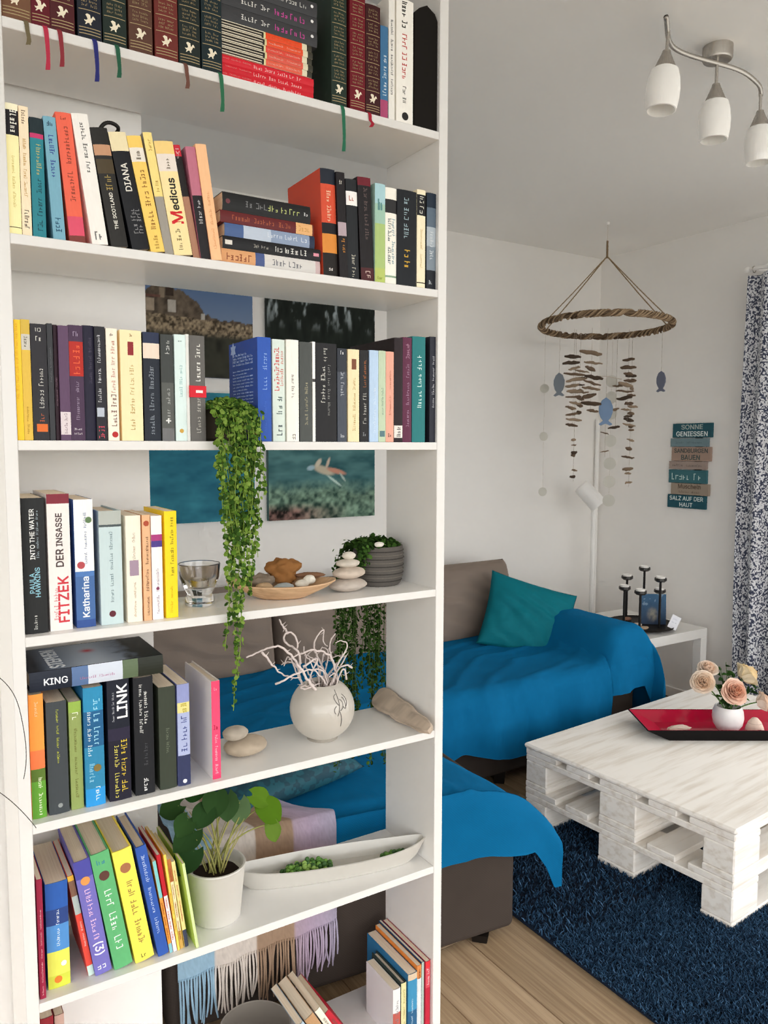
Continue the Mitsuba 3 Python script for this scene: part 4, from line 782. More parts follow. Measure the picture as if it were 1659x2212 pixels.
def pic_reef(U, V):
    n = nfbm(uvp(U, V, 26, 2), 3, 9); n2 = nfbm(uvp(U, V, 5, 4), 3, 5)
    water = lerp('#285258', '#547f80', np.clip(nfbm(np.stack([U * 6, V * 16, U * 0], -1), 3, 3) * 1.6 - .3, 0, 1))
    reef = lerp('#2a443c', '#7f9c88', np.clip(n * 1.9 - .45, 0, 1)) * (.7 + .6 * n2[..., None])
    t = np.clip((.33 - V + .10 * (n2 - .5)) * 8, 0, 1)[..., None]
    c = water * (1 - t) + reef * t
    b = np.clip((.14 - V) * 14, 0, 1)[..., None] * np.clip(1.5 - U * 2, 0, 1)[..., None]
    c = c * (1 - b) + lerp('#1c1614', '#9c7a72', np.clip(n * 2 - .6, 0, 1)) * b
    for (cu, cv, ru, rv, a, col) in ((.50, .40, .11, .035, -.3, '#b9b09c'), (.62, .39, .10, .022, -.25, '#c08a76'), (.45, .46, .045, .022, .9, '#c4bcaa'), (.60, .31, .09, .011, -.6, '#b4ccc4'), (.38, .42, .04, .022, .2, '#98b4c0'), (.54, .46, .05, .014, 1.2, '#c0b0a0'), (.68, .34, .05, .010, -.9, '#a8bcb4')):
        du, dv = U - cu, V - cv; x = (du * math.cos(a) + dv * math.sin(a)) / ru; y = (-du * math.sin(a) + dv * math.cos(a)) / rv
        s = np.clip(1.6 - 1.3 * (x * x + y * y), 0, 1)[..., None]; c = c * (1 - s) + lin(col) * s
    return c
canvas(.732, 1.205, 1.686, 2.245, pic_castle, 'canvas photo of a ruined stone castle under a blue sky')
canvas(.732, 1.205, 1.055, 1.620, pic_sea, 'canvas photo of plain teal water, below the castle picture')
canvas(1.274, 1.843, 1.686, 2.245, pic_forest, 'canvas photo of a dark forest, right of the castle picture')
canvas(1.274, 1.843, 1.045, 1.620, pic_reef, 'canvas photo of snorkellers above a reef, below the forest picture')

# ================================================================== plants
rng = np.random.default_rng(77)
def small_leaves(P, N, size, cols, r):
    """n small rounded leaves: centres P, normals N"""
    n = len(P)
    N = N / np.linalg.norm(N, axis=1, keepdims=True)
    a = np.cross(N, r.normal(size=(n, 3))); a /= np.linalg.norm(a, axis=1, keepdims=True); b = np.cross(N, a)
    s = (size * r.uniform(.7, 1.25, n))[:, None]
    ang = np.linspace(0, 2 * math.pi, 7)[:-1]
    rad = np.array([1.0, .95, .8, .75, .8, .95])
    ring = P[:, None] + s[:, None] * (np.cos(ang) * rad)[None, :, None] * a[:, None] + s[:, None] * (np.sin(ang) * rad)[None, :, None] * b[:, None] * .85 - N[:, None] * s[:, None] * .22
    v = np.concatenate([P[:, None], ring], 1).reshape(-1, 3)
    o = np.arange(n)[:, None] * 7
    f = np.concatenate([o + np.array([[0, 1 + k, 1 + (k + 1) % 6]]) for k in range(6)], 0)
    c = np.array([lin(x) for x in cols])[r.integers(len(cols), size=n)] * r.uniform(.85, 1.15, (n, 1))
    return trimesh.Trimesh(v, f, process=False), np.repeat(c, 7, 0)
def vine_pts(x, y, z0, z1, r, amp=.008, n=None):
    n = n or max(6, int((z0 - z1) / .03)); t = np.linspace(0, 1, n)
    px = x + np.cumsum(r.normal(0, amp * .5, n)); py = y + np.cumsum(r.normal(0, amp * .25, n)); px += (x - px.mean()) * .8; py += (y - py.mean())
    return spline(np.stack([px, py, z0 + (z1 - z0) * t], -1), n * 3)
# --- bright trailing plant on the third shelf
tp = thing('trailing_plant', 'bright green trailing plant hanging far down over the front of the full third shelf', 'plant')
obj('pot', lathe([(0, 0), (.036, 0), (.043, .005), (.046, .062), (.043, .062), (.041, .05), (0, .05)], 32, (.370, .075, ZS['C'] + .0005)), 'vmatt', tp, smooth=35, col='#4a4238')
Pl, Nl = [], []
spec = [(.331, 1.315), (.338, 1.23), (.343, 1.30), (.346, 1.10), (.352, 1.18), (.356, .985), (.360, .868), (.364, 1.06), (.368, 1.14), (.373, 1.22), (.378, 1.075), (.384, 1.10), (.388, 1.19), (.393, 1.085), (.398, 1.13), (.403, 1.155), (.408, 1.21), (.413, 1.28), (.350, .93), (.340, 1.16), (.372, 1.02), (.395, 1.24), (.361, 1.12), (.383, 1.30), (.405, 1.33)]
for i, (x, zb) in enumerate(spec):
    yy = -.010 - .022 * rng.random()
    top = ZS['C'] + .055 + .012 * rng.random()
    drop = vine_pts(x + (0.012 if zb < 1.0 else 0) * 0, yy, ZS['C'] + .02, zb, rng)
    start = np.array([[.370 + (x - .370) * .3, .055, top], [.370 + (x - .37) * .7, .02, top + .004], [x, yy + .006, ZS['C'] + .045]])
    pts = spline(np.vstack([start, drop[::3]]), 60)
    obj('vine', tube(pts, .0008, 4), 'vcol', tp, smooth=True, col='#7f9a3e')
    ln = np.linalg.norm(np.diff(pts, axis=0), axis=1).sum(); m_ = int(ln / (.0036 if zb > 1.0 else .0042))
    f = rng.random(m_); idx = (f * (len(pts) - 1)).astype(int)
    off = rng.normal(0, 1, (m_, 3)); off /= np.linalg.norm(off, axis=1, keepdims=True)
    rad = np.where(f > .85, .005, .009)
    Pl.append(pts[idx] + off * (rad * rng.uniform(.5, 1.1, m_))[:, None]); Nl.append(off + np.array([0, -.8, .5]))
n0 = 900
a = rng.uniform(0, 2 * math.pi, n0); r_ = .052 * np.sqrt(rng.random(n0)); 
crown = np.stack([.370 + r_ * np.cos(a), .035 + r_ * np.sin(a) * .9, ZS['C'] + .062 + .018 * (1 - (r_ / .055) ** 2) * rng.uniform(.6, 1.2, n0)], -1)
Pl.append(crown); Nl.append(rng.normal(0, .5, (n0, 3)) + np.array([0, -.5, 1]))
m, c = small_leaves(np.vstack(Pl), np.vstack(Nl), .0056, ['#5a7c2e', '#71903c', '#43642a', '#84a04a', '#365222'], rng)
stuff(obj('foliage', m, 'leafcol', tp, col=c))
# --- dark plant in the grey pot, trailing down behind the shelf
gp = thing('potted_succulent', 'dark grey ribbed pot with dark trailing plant in the shelf corner', 'plant')
zp = ZS['D'] + .0005
obj('pot', lathe([(0, 0), (.048, 0), (.053, .006), (.058, .030), (.059, .065), (.057, .090), (.0535, .0905), (.052, .082), (0, .078)] , 48, (.768, .130, zp)), 'vmatt', gp, smooth=35, col='#57534f')
for k in range(9):
    zz = .012 + k * .0085; rr = np.interp(zz, [.006, .03, .065, .09], [.0534, .0584, .0594, .0575])
    ang = np.linspace(0, 2 * math.pi, 41)
    obj('groove_ring', tube(np.stack([.768 + rr * np.cos(ang), .130 + rr * np.sin(ang), zp + zz + 0 * ang], -1), .0012, 5, cap=False), 'vmatt', gp, smooth=True, col='#6e6962' if k % 2 else '#3f3c39')
Pl, Nl = [], []
n0 = 420; a = rng.uniform(0, 2 * math.pi, n0); r_ = .060 * np.sqrt(rng.random(n0))
Pl.append(np.stack([.760 + r_ * np.cos(a), .135 + r_ * np.sin(a), zp + .086 + .030 * rng.random(n0) * (1.1 - r_ / .08)], -1)); Nl.append(rng.normal(0, .6, (n0, 3)) + [0, -.3, 1])
for i in range(7):
    p0 = np.array([.72, .10, zp + .088]); tip = np.array([.698 + .008 * rng.random(), .085 + .02 * rng.random(), zp + .055 - .02 * rng.random() + .006 * i])
    pts = spline([p0, (p0 + tip) / 2 + [0, 0, .012], tip], 16); f = rng.integers(0, 16, 26); off = rng.normal(0, .006, (26, 3)); Pl.append(pts[f] + off); Nl.append(off + [0, -.005, .004])
for i in range(22):
    x = .705 + .142 * rng.random(); zb = [.57, .60, .66, .72, .78, .84, .74, .58][i % 8] + .03 * rng.random()
    yy = .219 + .010 * rng.random()
    pts = spline(np.vstack([[[.768 + (x - .768) * .5, .165, zp + .095], [.768 + (x - .768) * .9, .205, zp + .075], [x, yy, zp - .02]], vine_pts(x, yy, zp - .06, zb, rng, .006)[::3]]), 50)
    obj('vine', tube(pts, .0009, 4), 'vcol', gp, smooth=True, col='#3f5224')
    m_ = 120; f = rng.integers(0, 50, m_); off = rng.normal(0, .0065, (m_, 3)); off[:, 1] = np.abs(off[:, 1]) * .6; Pl.append(pts[f] + off); Nl.append(off + [0, -.004, .004])
m, c = small_leaves(np.vstack(Pl), np.vstack(Nl), .0062, ['#2f4a20', '#3d5c28', '#24381a', '#4a6a30'], rng)
stuff(obj('foliage', m, 'leafcol', gp, col=c))
tag(obj('shell', ell((.742, .083, zp + .098), (.012, .008, .006), 2, bump=.4, seed=3), 'vmatt', smooth=True, col='#d8d4cc'), 'small whitish shell lying in the grey ribbed pot', 'shell')

def big_leaf(base, tip, up, w, curl=.18, n=9, mm=7, heart=.25):
    base, tip = np.array(base, float), np.array(tip, float); ax = tip - base; L = np.linalg.norm(ax); ax /= L
    up = np.array(up, float); s = np.cross(ax, up); s /= np.linalg.norm(s); nn = np.cross(s, ax)
    t = np.linspace(0, 1, n); u = np.linspace(-1, 1, mm)
    wid = w * np.clip(np.sin(np.pi * np.clip(t * .97 + .03, 0, 1) ** .75), 0, 1) ** .75
    P = base + (t[:, None, None] * L) * ax + (wid[:, None] * u)[..., None] * s + (-(curl * L * t ** 2)[:, None] + (np.abs(u) ** 1.5 * w * .28)[None, :] * np.sin(np.pi * t)[:, None])[..., None] * nn
    P += (-(np.abs(u)[None, :] ** 2) * heart * L * np.clip(1 - t * 3, 0, 1)[:, None])[..., None] * ax
    return grid(P, .0006)
# --- pot plant with large leaves
fp = thing('pot_plant', 'leafy green plant in a white round flowerpot beside the children\'s books', 'plant')
fx, fy, fz = .350, .083, ZS['F'] + .0005
obj('pot', lathe([(0, 0), (.045, 0), (.048, .004), (.0585, .106), (.0605, .112), (.0595, .1145), (.056, .1145), (.0545, .10), (.0545, .092), (0, .092)], 56, (fx, fy, fz)), 'vgloss', fp, smooth=35, col='#bfbcb5')
obj('soil', M(ell((0, 0, 0), (.047, .047, .006), 3, bump=.3, seed=2), mat4(None, (fx, fy, fz + .092))), 'vmatt', fp, smooth=True, col='#241812')
LV = [((.290, .070, .655), (.262, .050, .668 - .035), .022, '#33502a'), ((.300, .060, .632), (.252, .040, .612), .026, '#2c4726'), ((.296, .050, .598), (.248, .030, .570), .027, '#2a4526'),
      ((.330, .070, .668), (.300, .050, .640), .024, '#2e4a28'), ((.352, .080, .690), (.335, .050, .650), .027, '#324e2a'), ((.378, .090, .672), (.372, .070, .625), .024, '#3a5632'),
      ((.410, .100, .650), (.400, .085, .605), .024, '#5c7650'), ((.438, .100, .655), (.478, .090, .632), .022, '#5f8428'), ((.456, .095, .632), (.500, .082, .590), .028, '#557a20'),
      ((.474, .090, .590), (.484, .080, .545), .018, '#688636'), ((.285, .105, .670), (.245, .12, .655), .024, '#2f4a26'), ((.330, .11, .690), (.295, .13, .685), .026, '#2c5426')]
for i, (b_, t_, w_, cl) in enumerate(LV):
    b_, t_ = np.array(b_), np.array(t_)
    lf = obj('leaf', big_leaf(b_, t_, (-.2, -1.0, .75), w_), 'leafcol', fp, smooth=True, col=cl)
    root = np.array([fx + .012 * math.cos(i * 1.7), fy + .012 * math.sin(i * 1.7), fz + .092])
    mid = root * .5 + b_ * .5 + np.array([0, .004, .022])
    obj('stalk', tube(spline([root, mid, b_ + (t_ - b_) * .08], 14), np.linspace(.0022, .0012, 14), 6), 'vcol', fp, smooth=True, col='#8a8a4e')
for i in range(12):
    a = i * 2.4; root = np.array([fx + .018 * math.cos(a), fy + .015 * math.sin(a), fz + .09])
    tip = root + np.array([.045 * math.cos(a * 1.3 + .3), .03 * math.sin(a), .085 + .02 * (i % 3)])
    obj('stalk', tube(spline([root, (root + tip) / 2 + [0, 0, .012], tip], 10), np.linspace(.0014, .0007, 10), 5), 'vcol', fp, smooth=True, col='#9a945a')

# --- long white boat dish with two succulents
A0, A1 = np.array([.405, .150]), np.array([.846, .040])
axb = (A1 - A0); Lb = np.linalg.norm(axb); axb /= Lb; ob = (A0 + A1) / 2; pbv = np.array([-axb[1], axb[0]])
nu, nv = 72, 12
def boat_ring(sc, wd, z_, lift):
    t = np.linspace(0, 2 * math.pi, nu, endpoint=False)
    lx = np.sign(np.cos(t)) * np.abs(np.cos(t)) ** .9 * Lb / 2 * sc; ly = np.sin(t) * np.abs(np.sin(t)) ** .15 * wd
    zz = z_ + lift * np.abs(lx / (Lb / 2)) ** 4
    xy = ob + lx[:, None] * axb + ly[:, None] * pbv
    return np.stack([xy[:, 0], xy[:, 1], zz], -1)
zb = ZS['F'] + .0005
rings = [boat_ring(.02, .001, zb, 0), boat_ring(.82, .027, zb, 0), boat_ring(.90, .038, zb + .012, .006), boat_ring(.98, .046, zb + .036, .012), boat_ring(1.0, .0475, zb + .042, .014), boat_ring(.985, .045, zb + .043, .014), boat_ring(.955, .041, zb + .034, .012), boat_ring(.87, .033, zb + .013, .006), boat_ring(.02, .001, zb + .010, 0)]
Pb = np.array(rings); idx = np.arange(len(rings) * nu).reshape(len(rings), nu)
f = np.vstack([np.stack([idx[i], np.roll(idx[i], -1), np.roll(idx[i + 1], -1), idx[i + 1]], 1) for i in range(len(rings) - 1)])
bm = trimesh.Trimesh(Pb.reshape(-1, 3), np.vstack([f[:, [0, 1, 2]], f[:, [0, 2, 3]]]), process=False)
tag(obj('boat_dish', bm, 'vgloss', smooth=40, col='#bcb9b2'), 'long white boat-shaped dish holding two small succulents', 'dish')
def succulent(cx, cy, cz, R, n, cols, label, hgt):
    k = thing('succulent', label, 'plant')
    for i in range(n):
        a = i * 2.39996; rr = R * math.sqrt((i + .5) / n)
        p = ob * 0 + np.array([cx, cy]) + axb * rr * math.cos(a) * 1.9 + pbv * rr * math.sin(a) * .55
        h_ = hgt * (.5 + .5 * random.random()) * (1 - .5 * (rr / R) ** 2)
        m = cat([ell((p[0] + .006 * math.cos(j * 2.1 + i), p[1] + .005 * math.sin(j * 2.1 + i), cz + h_ * (.4 + .2 * j)), (.0058, .0042, .0060), 1, rot=rotx(.5 * math.cos(i + j)) @ roty(.8 * math.sin(2 * i + j))) for j in range(4)])
        obj('leaf_rosette', m, 'vcol', k, smooth=True, col=cols[i % len(cols)])
random.seed(4)
c1, c2 = ob - axb * .055, ob + axb * .150
succulent(c1[0], c1[1], zb + .014, .030, 34, ['#4f7a34', '#6a9440', '#3c6030', '#83a452'], 'larger bushy succulent in the middle of the long white dish', .030)
succulent(c2[0], c2[1], zb + .014, .018, 16, ['#4a7038', '#5f8a3c', '#3a5a34'], 'small succulent near the right tip of the long white dish', .016)

# ================================================================== shelf with the glass bowl
mat('clear_glass', {'type': 'dielectric', 'int_ior': 1.5}, two=False)
gb = lathe([(0, 0), (.026, 0), (.029, .003), (.029, .014), (.024, .022), (.030, .034), (.0385, .055), (.0415, .083), (.0400, .0842), (.0385, .083), (.035, .058), (.022, .038), (0, .034)], 56, (.336, .112, ZS['D'] + .0004))
tag(obj('glass_bowl', gb, 'clear_glass', smooth=35), 'clear glass tealight bowl with a thick foot beside the yellow book', 'glass bowl')
tag(obj('tealight_cup', lathe([(0, 0), (.018, 0), (.019, .012), (.0175, .012), (.0172, .003), (0, .003)], 24, (.336, .112, ZS['D'] + .0385)), 'steel', smooth=35), 'metal tealight cup inside the clear glass bowl', 'tealight')
pc, pa = np.array([.505, .090]), math.radians(-27)
zt = ZS['D'] + .0004
dish = lathe([(0, 0), (.038, 0), (.046, .003), (.085, .020), (.100, .030), (.1005, .033), (.097, .0335), (.08, .024), (.045, .009), (0, .006)], 56)
dish.apply_transform(np.diag([1.14, .64, 1, 1])); v = dish.vertices.copy(); v[:, 2] += .006 * np.clip(np.abs(v[:, 0]) / .11, 0, 1) ** 3 * (v[:, 2] > .01); dish.vertices = v
dish = M(dish, mat4(rotz(pa), (pc[0], pc[1], zt)))
mat('turned_wood', pr(mikit.proc(lambda p, n, uv: mix((0.42, 0.25, 0.13), (0.66, 0.45, 0.27), fbm(p.x * 30 + p.y * 60, p.y * 160, p.z * 120, 3))), 0.4))
tag(obj('wooden_dish', dish, 'turned_wood', smooth=35), 'oval wooden dish filled with stones in the middle of its shelf', 'dish')
def stone(x, y, z, r, col, label, cat_='stone', bump=.35, seed=1, sub=3, rot=None, group=None):
    m = ell((x, y, z), r, sub, bump=bump, seed=seed, rot=rot)
    q = m.vertices * 90; c = lin(col) * (.8 + .4 * nfbm(q, 3, seed))[:, None]
    k = obj('stone' if cat_ == 'stone' else cat_.replace(' ', '_'), m, 'vmatt', smooth=True, col=c)
    return tag(k, label, cat_, group)
stone(.520, .118, zt + .052, (.036, .026, .029), '#8a5e34', 'rough rust brown rock standing in the wooden dish', bump=1.1, seed=4)
stone(.470, .112, zt + .034, (.026, .020, .020), '#7f7264', 'grey-brown rough rock left in the wooden dish', bump=1.0, seed=6)
stone(.500, .066, zt + .026, (.022, .014, .010), '#9aa0a0', 'flat blue-grey pebble at the front of the wooden dish', bump=.2, seed=8)
stone(.541, .066, zt + .030, (.015, .011, .009), '#cfc9bc', 'small cream pebble in the wooden dish', bump=.2, seed=9)
stone(.561, .072, zt + .036, (.014, .011, .010), '#dcd8cc', 'white pebble near the right tip of the wooden dish', bump=.2, seed=10)
stone(.461, .078, zt + .029, (.018, .012, .009), '#b09474', 'tan pebble at the left of the wooden dish', bump=.3, seed=12)
m = M(ell((0, 0, 0), (.034, .010, .006), 3, bump=.5, seed=5), mat4(rotz(-.3), (.575, .098, zt + .041)))
tag(obj('driftwood_chip', m, 'vmatt', smooth=True, col='#7a5a44'), 'thin brown piece of wood lying on the rim of the wooden dish', 'driftwood')
z = ZS['D']
for i, (rx, h_, cl, lab) in enumerate([(.045, .028, '#b4aaa0', 'grey-white pebble at the bottom of the stone pile'), (.038, .027, '#beb0a2', 'speckled pebble, second in the stone pile'), (.028, .018, '#c4bcb0', 'flat pebble, third in the stone pile'), (.016, .017, '#cfc9bc', 'smallest pebble on top of the stone pile')]):
    stone(.664 + .003 * (i % 2), .088, z + h_ / 2, (rx, rx * .72, h_ / 2 + .0004), cl, lab, bump=.16, seed=20 + i, group='pebbles in the stone pile'); z += h_ * .955

# ================================================================== shelf with the white vase
ze = ZS['E']
stone(.424, .100, ze + .0195, (.046, .036, .0195), '#a89a88', 'large flat beige pebble beside the pink-spined book', bump=.12, seed=31)
stone(.400, .094, ze + .052, (.027, .021, .0145), '#a69d90', 'smaller smooth pebble lying on the large beige one', bump=.12, seed=32)
vx, vy = .604, .098
vprof = [(0, 0), (.034, 0)] + [(.0715 * math.cos(a), .067 + .069 * math.sin(a)) for a in np.linspace(-1.23, .98, 20)] + [(.0375, .1255), (.034, .123), (.034, .117), (.060, .085), (.062, .06), (.03, .012), (0, .008)]
wv = thing('round_vase', 'round white ceramic vase with a thin grey floral drawing, holding white twigs', 'vase')
obj('body', lathe(vprof, 64, (vx, vy, ze + .0004)), 'vgloss', wv, smooth=30, col='#b9b4ab')
def on_vase(a, zz, r=.0722):
    ca = (zz - .067) / .069; rr = r * math.sqrt(max(0, 1 - ca * ca)); return (vx + rr * math.sin(a), vy - rr * math.cos(a), ze + zz)
def vase_line(pts): return tube(spline([on_vase(a + .10, b_) for a, b_ in pts], 26), .0006, 5)
orn = [[(-.1, .070), (-.02, .085), (.0, .105), (.02, .12)], [(.0, .080), (.10, .085), (.12, .098), (.04, .102)], [(.12, .088), (.20, .082), (.24, .095), (.17, .105)], [(.0, .09), (-.10, .098), (-.12, .110), (-.03, .112)], [(-.02, .078), (.03, .060), (.02, .045)], [(.22, .085), (.30, .09), (.30, .105), (.24, .11)], [(-.12, .09), (-.2, .082), (-.16, .075)]]
for o in orn: obj('drawn_line', vase_line(o), 'vcol', wv, smooth=True, col='#54504e')
tw = thing('white_twigs', 'crooked white-painted twigs standing in the round white vase', 'branches')
random.seed(12)
TW = [
 ((0.616, 0.100, 0.858), (0.637, 0.100, 0.862), (0.631, 0.090, 0.913), (0.602, 0.085, 0.943), (0.571, 0.080, 0.955), (0.542, 0.080, 0.949), (0.512, 0.075, 0.943)),
 ((0.635, 0.100, 0.849), (0.635, 0.100, 0.891), (0.630, 0.100, 0.947), (0.643, 0.100, 0.974)),
 ((0.632, 0.090, 0.863), (0.642, 0.090, 0.909), (0.657, 0.090, 0.935), (0.665, 0.090, 0.948), (0.654, 0.090, 0.960), (0.636, 0.090, 0.958)),
 ((0.615, 0.110, 0.860), (0.598, 0.110, 0.936), (0.595, 0.110, 0.978), (0.607, 0.110, 0.988), (0.616, 0.110, 0.971), (0.619, 0.110, 0.950)),
 ((0.599, 0.090, 0.858), (0.549, 0.090, 0.910), (0.534, 0.090, 0.958), (0.519, 0.090, 0.970), (0.515, 0.090, 0.995), (0.528, 0.090, 0.995), (0.537, 0.090, 0.974), (0.542, 0.090, 0.957)),
 ((0.522, 0.090, 0.990), (0.511, 0.090, 1.011), (0.501, 0.090, 1.026)),
 ((0.583, 0.070, 0.861), (0.528, 0.070, 0.933), (0.499, 0.070, 0.967), (0.476, 0.070, 0.978), (0.455, 0.070, 0.970), (0.441, 0.070, 0.966), (0.414, 0.070, 0.965)),
 ((0.449, 0.070, 0.968), (0.479, 0.070, 0.933), (0.498, 0.070, 0.913), (0.530, 0.070, 0.905)),
 ((0.477, 0.060, 0.897), (0.498, 0.060, 0.910), (0.532, 0.060, 0.915), (0.563, 0.060, 0.916), (0.605, 0.080, 0.868)),
 ((0.680, 0.100, 0.891), (0.650, 0.100, 0.904), (0.635, 0.100, 0.870)),
 ((0.654, 0.070, 0.875), (0.638, 0.070, 0.905), (0.624, 0.070, 0.870)),
 ((0.546, 0.080, 0.920), (0.579, 0.080, 0.932), (0.564, 0.080, 0.901), (0.590, 0.080, 0.875)),
 ((0.610, 0.100, 0.843), (0.604, 0.110, 0.904), (0.574, 0.110, 0.929), (0.565, 0.110, 0.956))]
rt = random.Random(44)
for q in range(11):
    a_, r1 = rt.uniform(0, 6.28), rt.uniform(.03, .075)
    p0 = (vx + .02 * math.cos(a_), vy + .02 * math.sin(a_), ze + .10); p2 = (vx + r1 * math.cos(a_) * 1.2 - .01, vy + r1 * math.sin(a_) * .7, ze + .135 + rt.uniform(0, .055))
    p1 = ((p0[0] + p2[0]) / 2 + rt.uniform(-.012, .012), (p0[1] + p2[1]) / 2, (p0[2] + p2[2]) / 2 + rt.uniform(0, .02)); p3 = (p2[0] + rt.uniform(-.025, .025), p2[1] + rt.uniform(-.01, .01), p2[2] + rt.uniform(-.01, .02))
    TW.append((p0, p1, p2, p3))
for i, pts in enumerate(TW):
    p = np.array(pts); p[:, 1] += np.array([random.uniform(-.012, .012) for _ in p])
    n = max(14, 7 * len(p)); q = spline(p, n)
    q += (nnoise(q * 130 + i, i)[:, None] - .5) * .004
    r = np.linspace(.0026, .0013, n) * (1.3 if i in (0, 4, 6) else 1.0) * (1 + .25 * (nnoise(q * 200, 3) - .5))
    b_ = obj('twig', tube(q, r, 6), 'vmatt', tw, smooth=True, col='#cfc4c0')
    for j in range(4):
        k = random.randrange(2, n - 1); d = np.array([random.uniform(-1, 1), random.uniform(-.4, .4), random.uniform(-.4, 1)]); d /= np.linalg.norm(d)
        obj('thorn', tube([q[k], q[k] + d * .005, q[k] + d * .010 + [0, 0, .001]], [.0012, .0009, .0004], 5), 'vmatt', b_, smooth=True, col='#c6bbb6')
# driftwood board at the right end, its near end over the edge
dn, df = np.array([.806, -.030, ze + .0175]), np.array([.816, .212, ze + .0275])
n = 36; t = np.linspace(0, 1, n); ax = (df - dn)
ring = []
for i in range(n):
    w_ = np.interp(t[i], [0, .12, .5, .9, 1], [.011, .016, .024, .029, .027]) + .0015 * math.sin(t[i] * 17); h_ = .0058; e = min(1, min(t[i], 1 - t[i]) * 10 + .62)
    a = np.linspace(0, 2 * math.pi, 18, endpoint=False)
    ca, sa = np.sign(np.cos(a)) * np.abs(np.cos(a)) ** .35, np.sign(np.sin(a)) * np.abs(np.sin(a)) ** .45
    roll = roty(-.76)
    p = np.stack([ca * w_ * e, 0 * a, sa * h_], -1) @ roll.T + dn + ax * t[i]
    p += (nfbm(p * 90, 3, 6)[:, None] - .5) * .005
    ring.append(p)
R_ = np.array(ring); idx = np.arange(n * 18).reshape(n, 18)
f = np.vstack([np.stack([idx[i], np.roll(idx[i], -1), np.roll(idx[i + 1], -1), idx[i + 1]], 1) for i in range(n - 1)])
v = np.vstack([R_.reshape(-1, 3), R_[0].mean(0), R_[-1].mean(0)]); o = n * 18
f = np.vstack([f[:, [0, 1, 2]], f[:, [0, 2, 3]], np.stack([np.full(18, o), np.roll(idx[0], -1), idx[0]], 1), np.stack([np.full(18, o + 1), idx[-1], np.roll(idx[-1], -1)], 1)])
m = trimesh.Trimesh(v, f, process=False)
if m.volume < 0: m.invert()
cdw = lin('#b5a594') * (.35 + 1.1 * nfbm(m.vertices * np.array([190, 22, 190]), 4, 4))[:, None]
tag(obj('driftwood_piece', m, 'vmatt', col=cdw), 'flat weathered piece of driftwood leaning at the right side panel', 'driftwood')

# ================================================================== lowest shelf
def low(x, w, h, lean, y0, d, st, cover, bands, texts, label): return book('G', x, w, h, lean, y0, d, st, cover, bands, texts, label)
low(.004, .022, .345, 0, .030, .15, 'p', '#7a2028', [(0, '#8a2630')], [('~2', 'u', .2, .8, .5, .4, '#c89090')], 'dark red book at the lower left, only its top in view')
low(.0285, .016, .338, 0, .036, .15, 'p', '#8a5a50', [(0, '#b8988c')], [('~2', 'u', .2, .8, .5, .4, '#5a3a34')], 'slim brownish book beside the dark red one at the lower left')
low(.735, .020, .128, 0, .008, .12, 'p', '#cfcdd0', [(0, '#b0584e'), (.55, '#dcdad8')], [('~2', 'u', .1, .8, .5, .4, '#8a8a90')], 'whitish book with pale cover, leftmost of the upright ones at the lower right')
low(.758, .014, .134, 0, .010, .13, 'h', '#2f3a36', [(0, '#d8cf9c')], [('~3', 'u', .1, .9, .5, .4, '#a8a06a')], 'slim cream-spined hardcover with dark green boards at the lower right')
low(.775, .025, .150, 0, .006, .185, 'p', '#2c6a94', [(0, '#2a5a80'), (.4, '#3b86ae'), (.9, '#c8b49a')], [('~2', 'u', .2, .6, .4, .2, '#c8dce8')], 'blue folder between the cream hardcover and the orange book')
low(.802, .012, .160, 0, .010, .185, 'p', '#d8803a', [(0, '#cfd4d6'), (.8, '#c88048')], [('~1', 'u', .8, .95, .5, .4, '#5a2a1a')], 'thin orange-edged book at the lower right')
low(.816, .007, .163, 0, .012, .19, 'p', '#2f4a6a', [(0, '#a8bcb4')], [], 'very thin dark blue booklet near the right side panel')
low(.825, .013, .163, 0, .008, .19, 'p', '#b02438', [(0, '#b8263c'), (.6, '#c84a58'), (.9, '#d8343c')], [('~2', 'u', .65, .9, .5, .5, '#f0e0e0')], 'red folder against the right side panel at the bottom')
for i, (x, h_, w_, ln, cv_, sp, lab) in enumerate([(.575, .140, .016, -30, '#8fa4b4', '#a4b6c4', 'pale blue book leaning at the bottom behind the grey bowl'), (.596, .142, .024, -30, '#c09a74', '#b08a64', 'tan paged book leaning at the bottom centre'), (.627, .150, .014, -30, '#dcd6c4', '#e2dccb', 'cream booklet leaning at the bottom centre, right of the tan one'), (.647, .130, .018, -34, '#a01f2c', '#b02432', 'dark red book leaning at the bottom, right of the cream booklet')]):
    low(x, w_, h_, ln, .03 + .005 * i, .14, 'p', cv_, [(0, sp)], [('~2', 'u', .3, .8, .5, .4, '#6a5a50')], lab)
mb = lathe([(0, 0), (.035, 0), (.062, .03), (.076, .075), (.0775, .103), (.0765, .104), (.0745, .102), (.073, .075), (.058, .03), (0, .006)], 56, (.440, .105, ZS['G'] + .0004))
tag(obj('bowl', mb, 'vgloss', smooth=35, col='#77716a'), 'round grey bowl on the lowest shelf, only its rim in view', 'bowl')

# black file with a peaked top at the right end of the top row
k = thing('file_box', 'black file with a peaked top at the right end of the top row', 'file')
pts = [(0, 0), (.0585, 0), (.0585, .225), (.052, .238), (.031, .250), (.012, .240), (0, .226)]
fm = extrude(sg.Polygon(pts), .15)
fm = M(fm, mat4(np.array([[1, 0, 0], [0, 0, 1], [0, 1, 0]], float), (.7800, .008, ZS['A'] + .0004)))
fm.invert() if fm.volume < 0 else None
obj('body', fm, 'vmatt', k, col='#15120f')

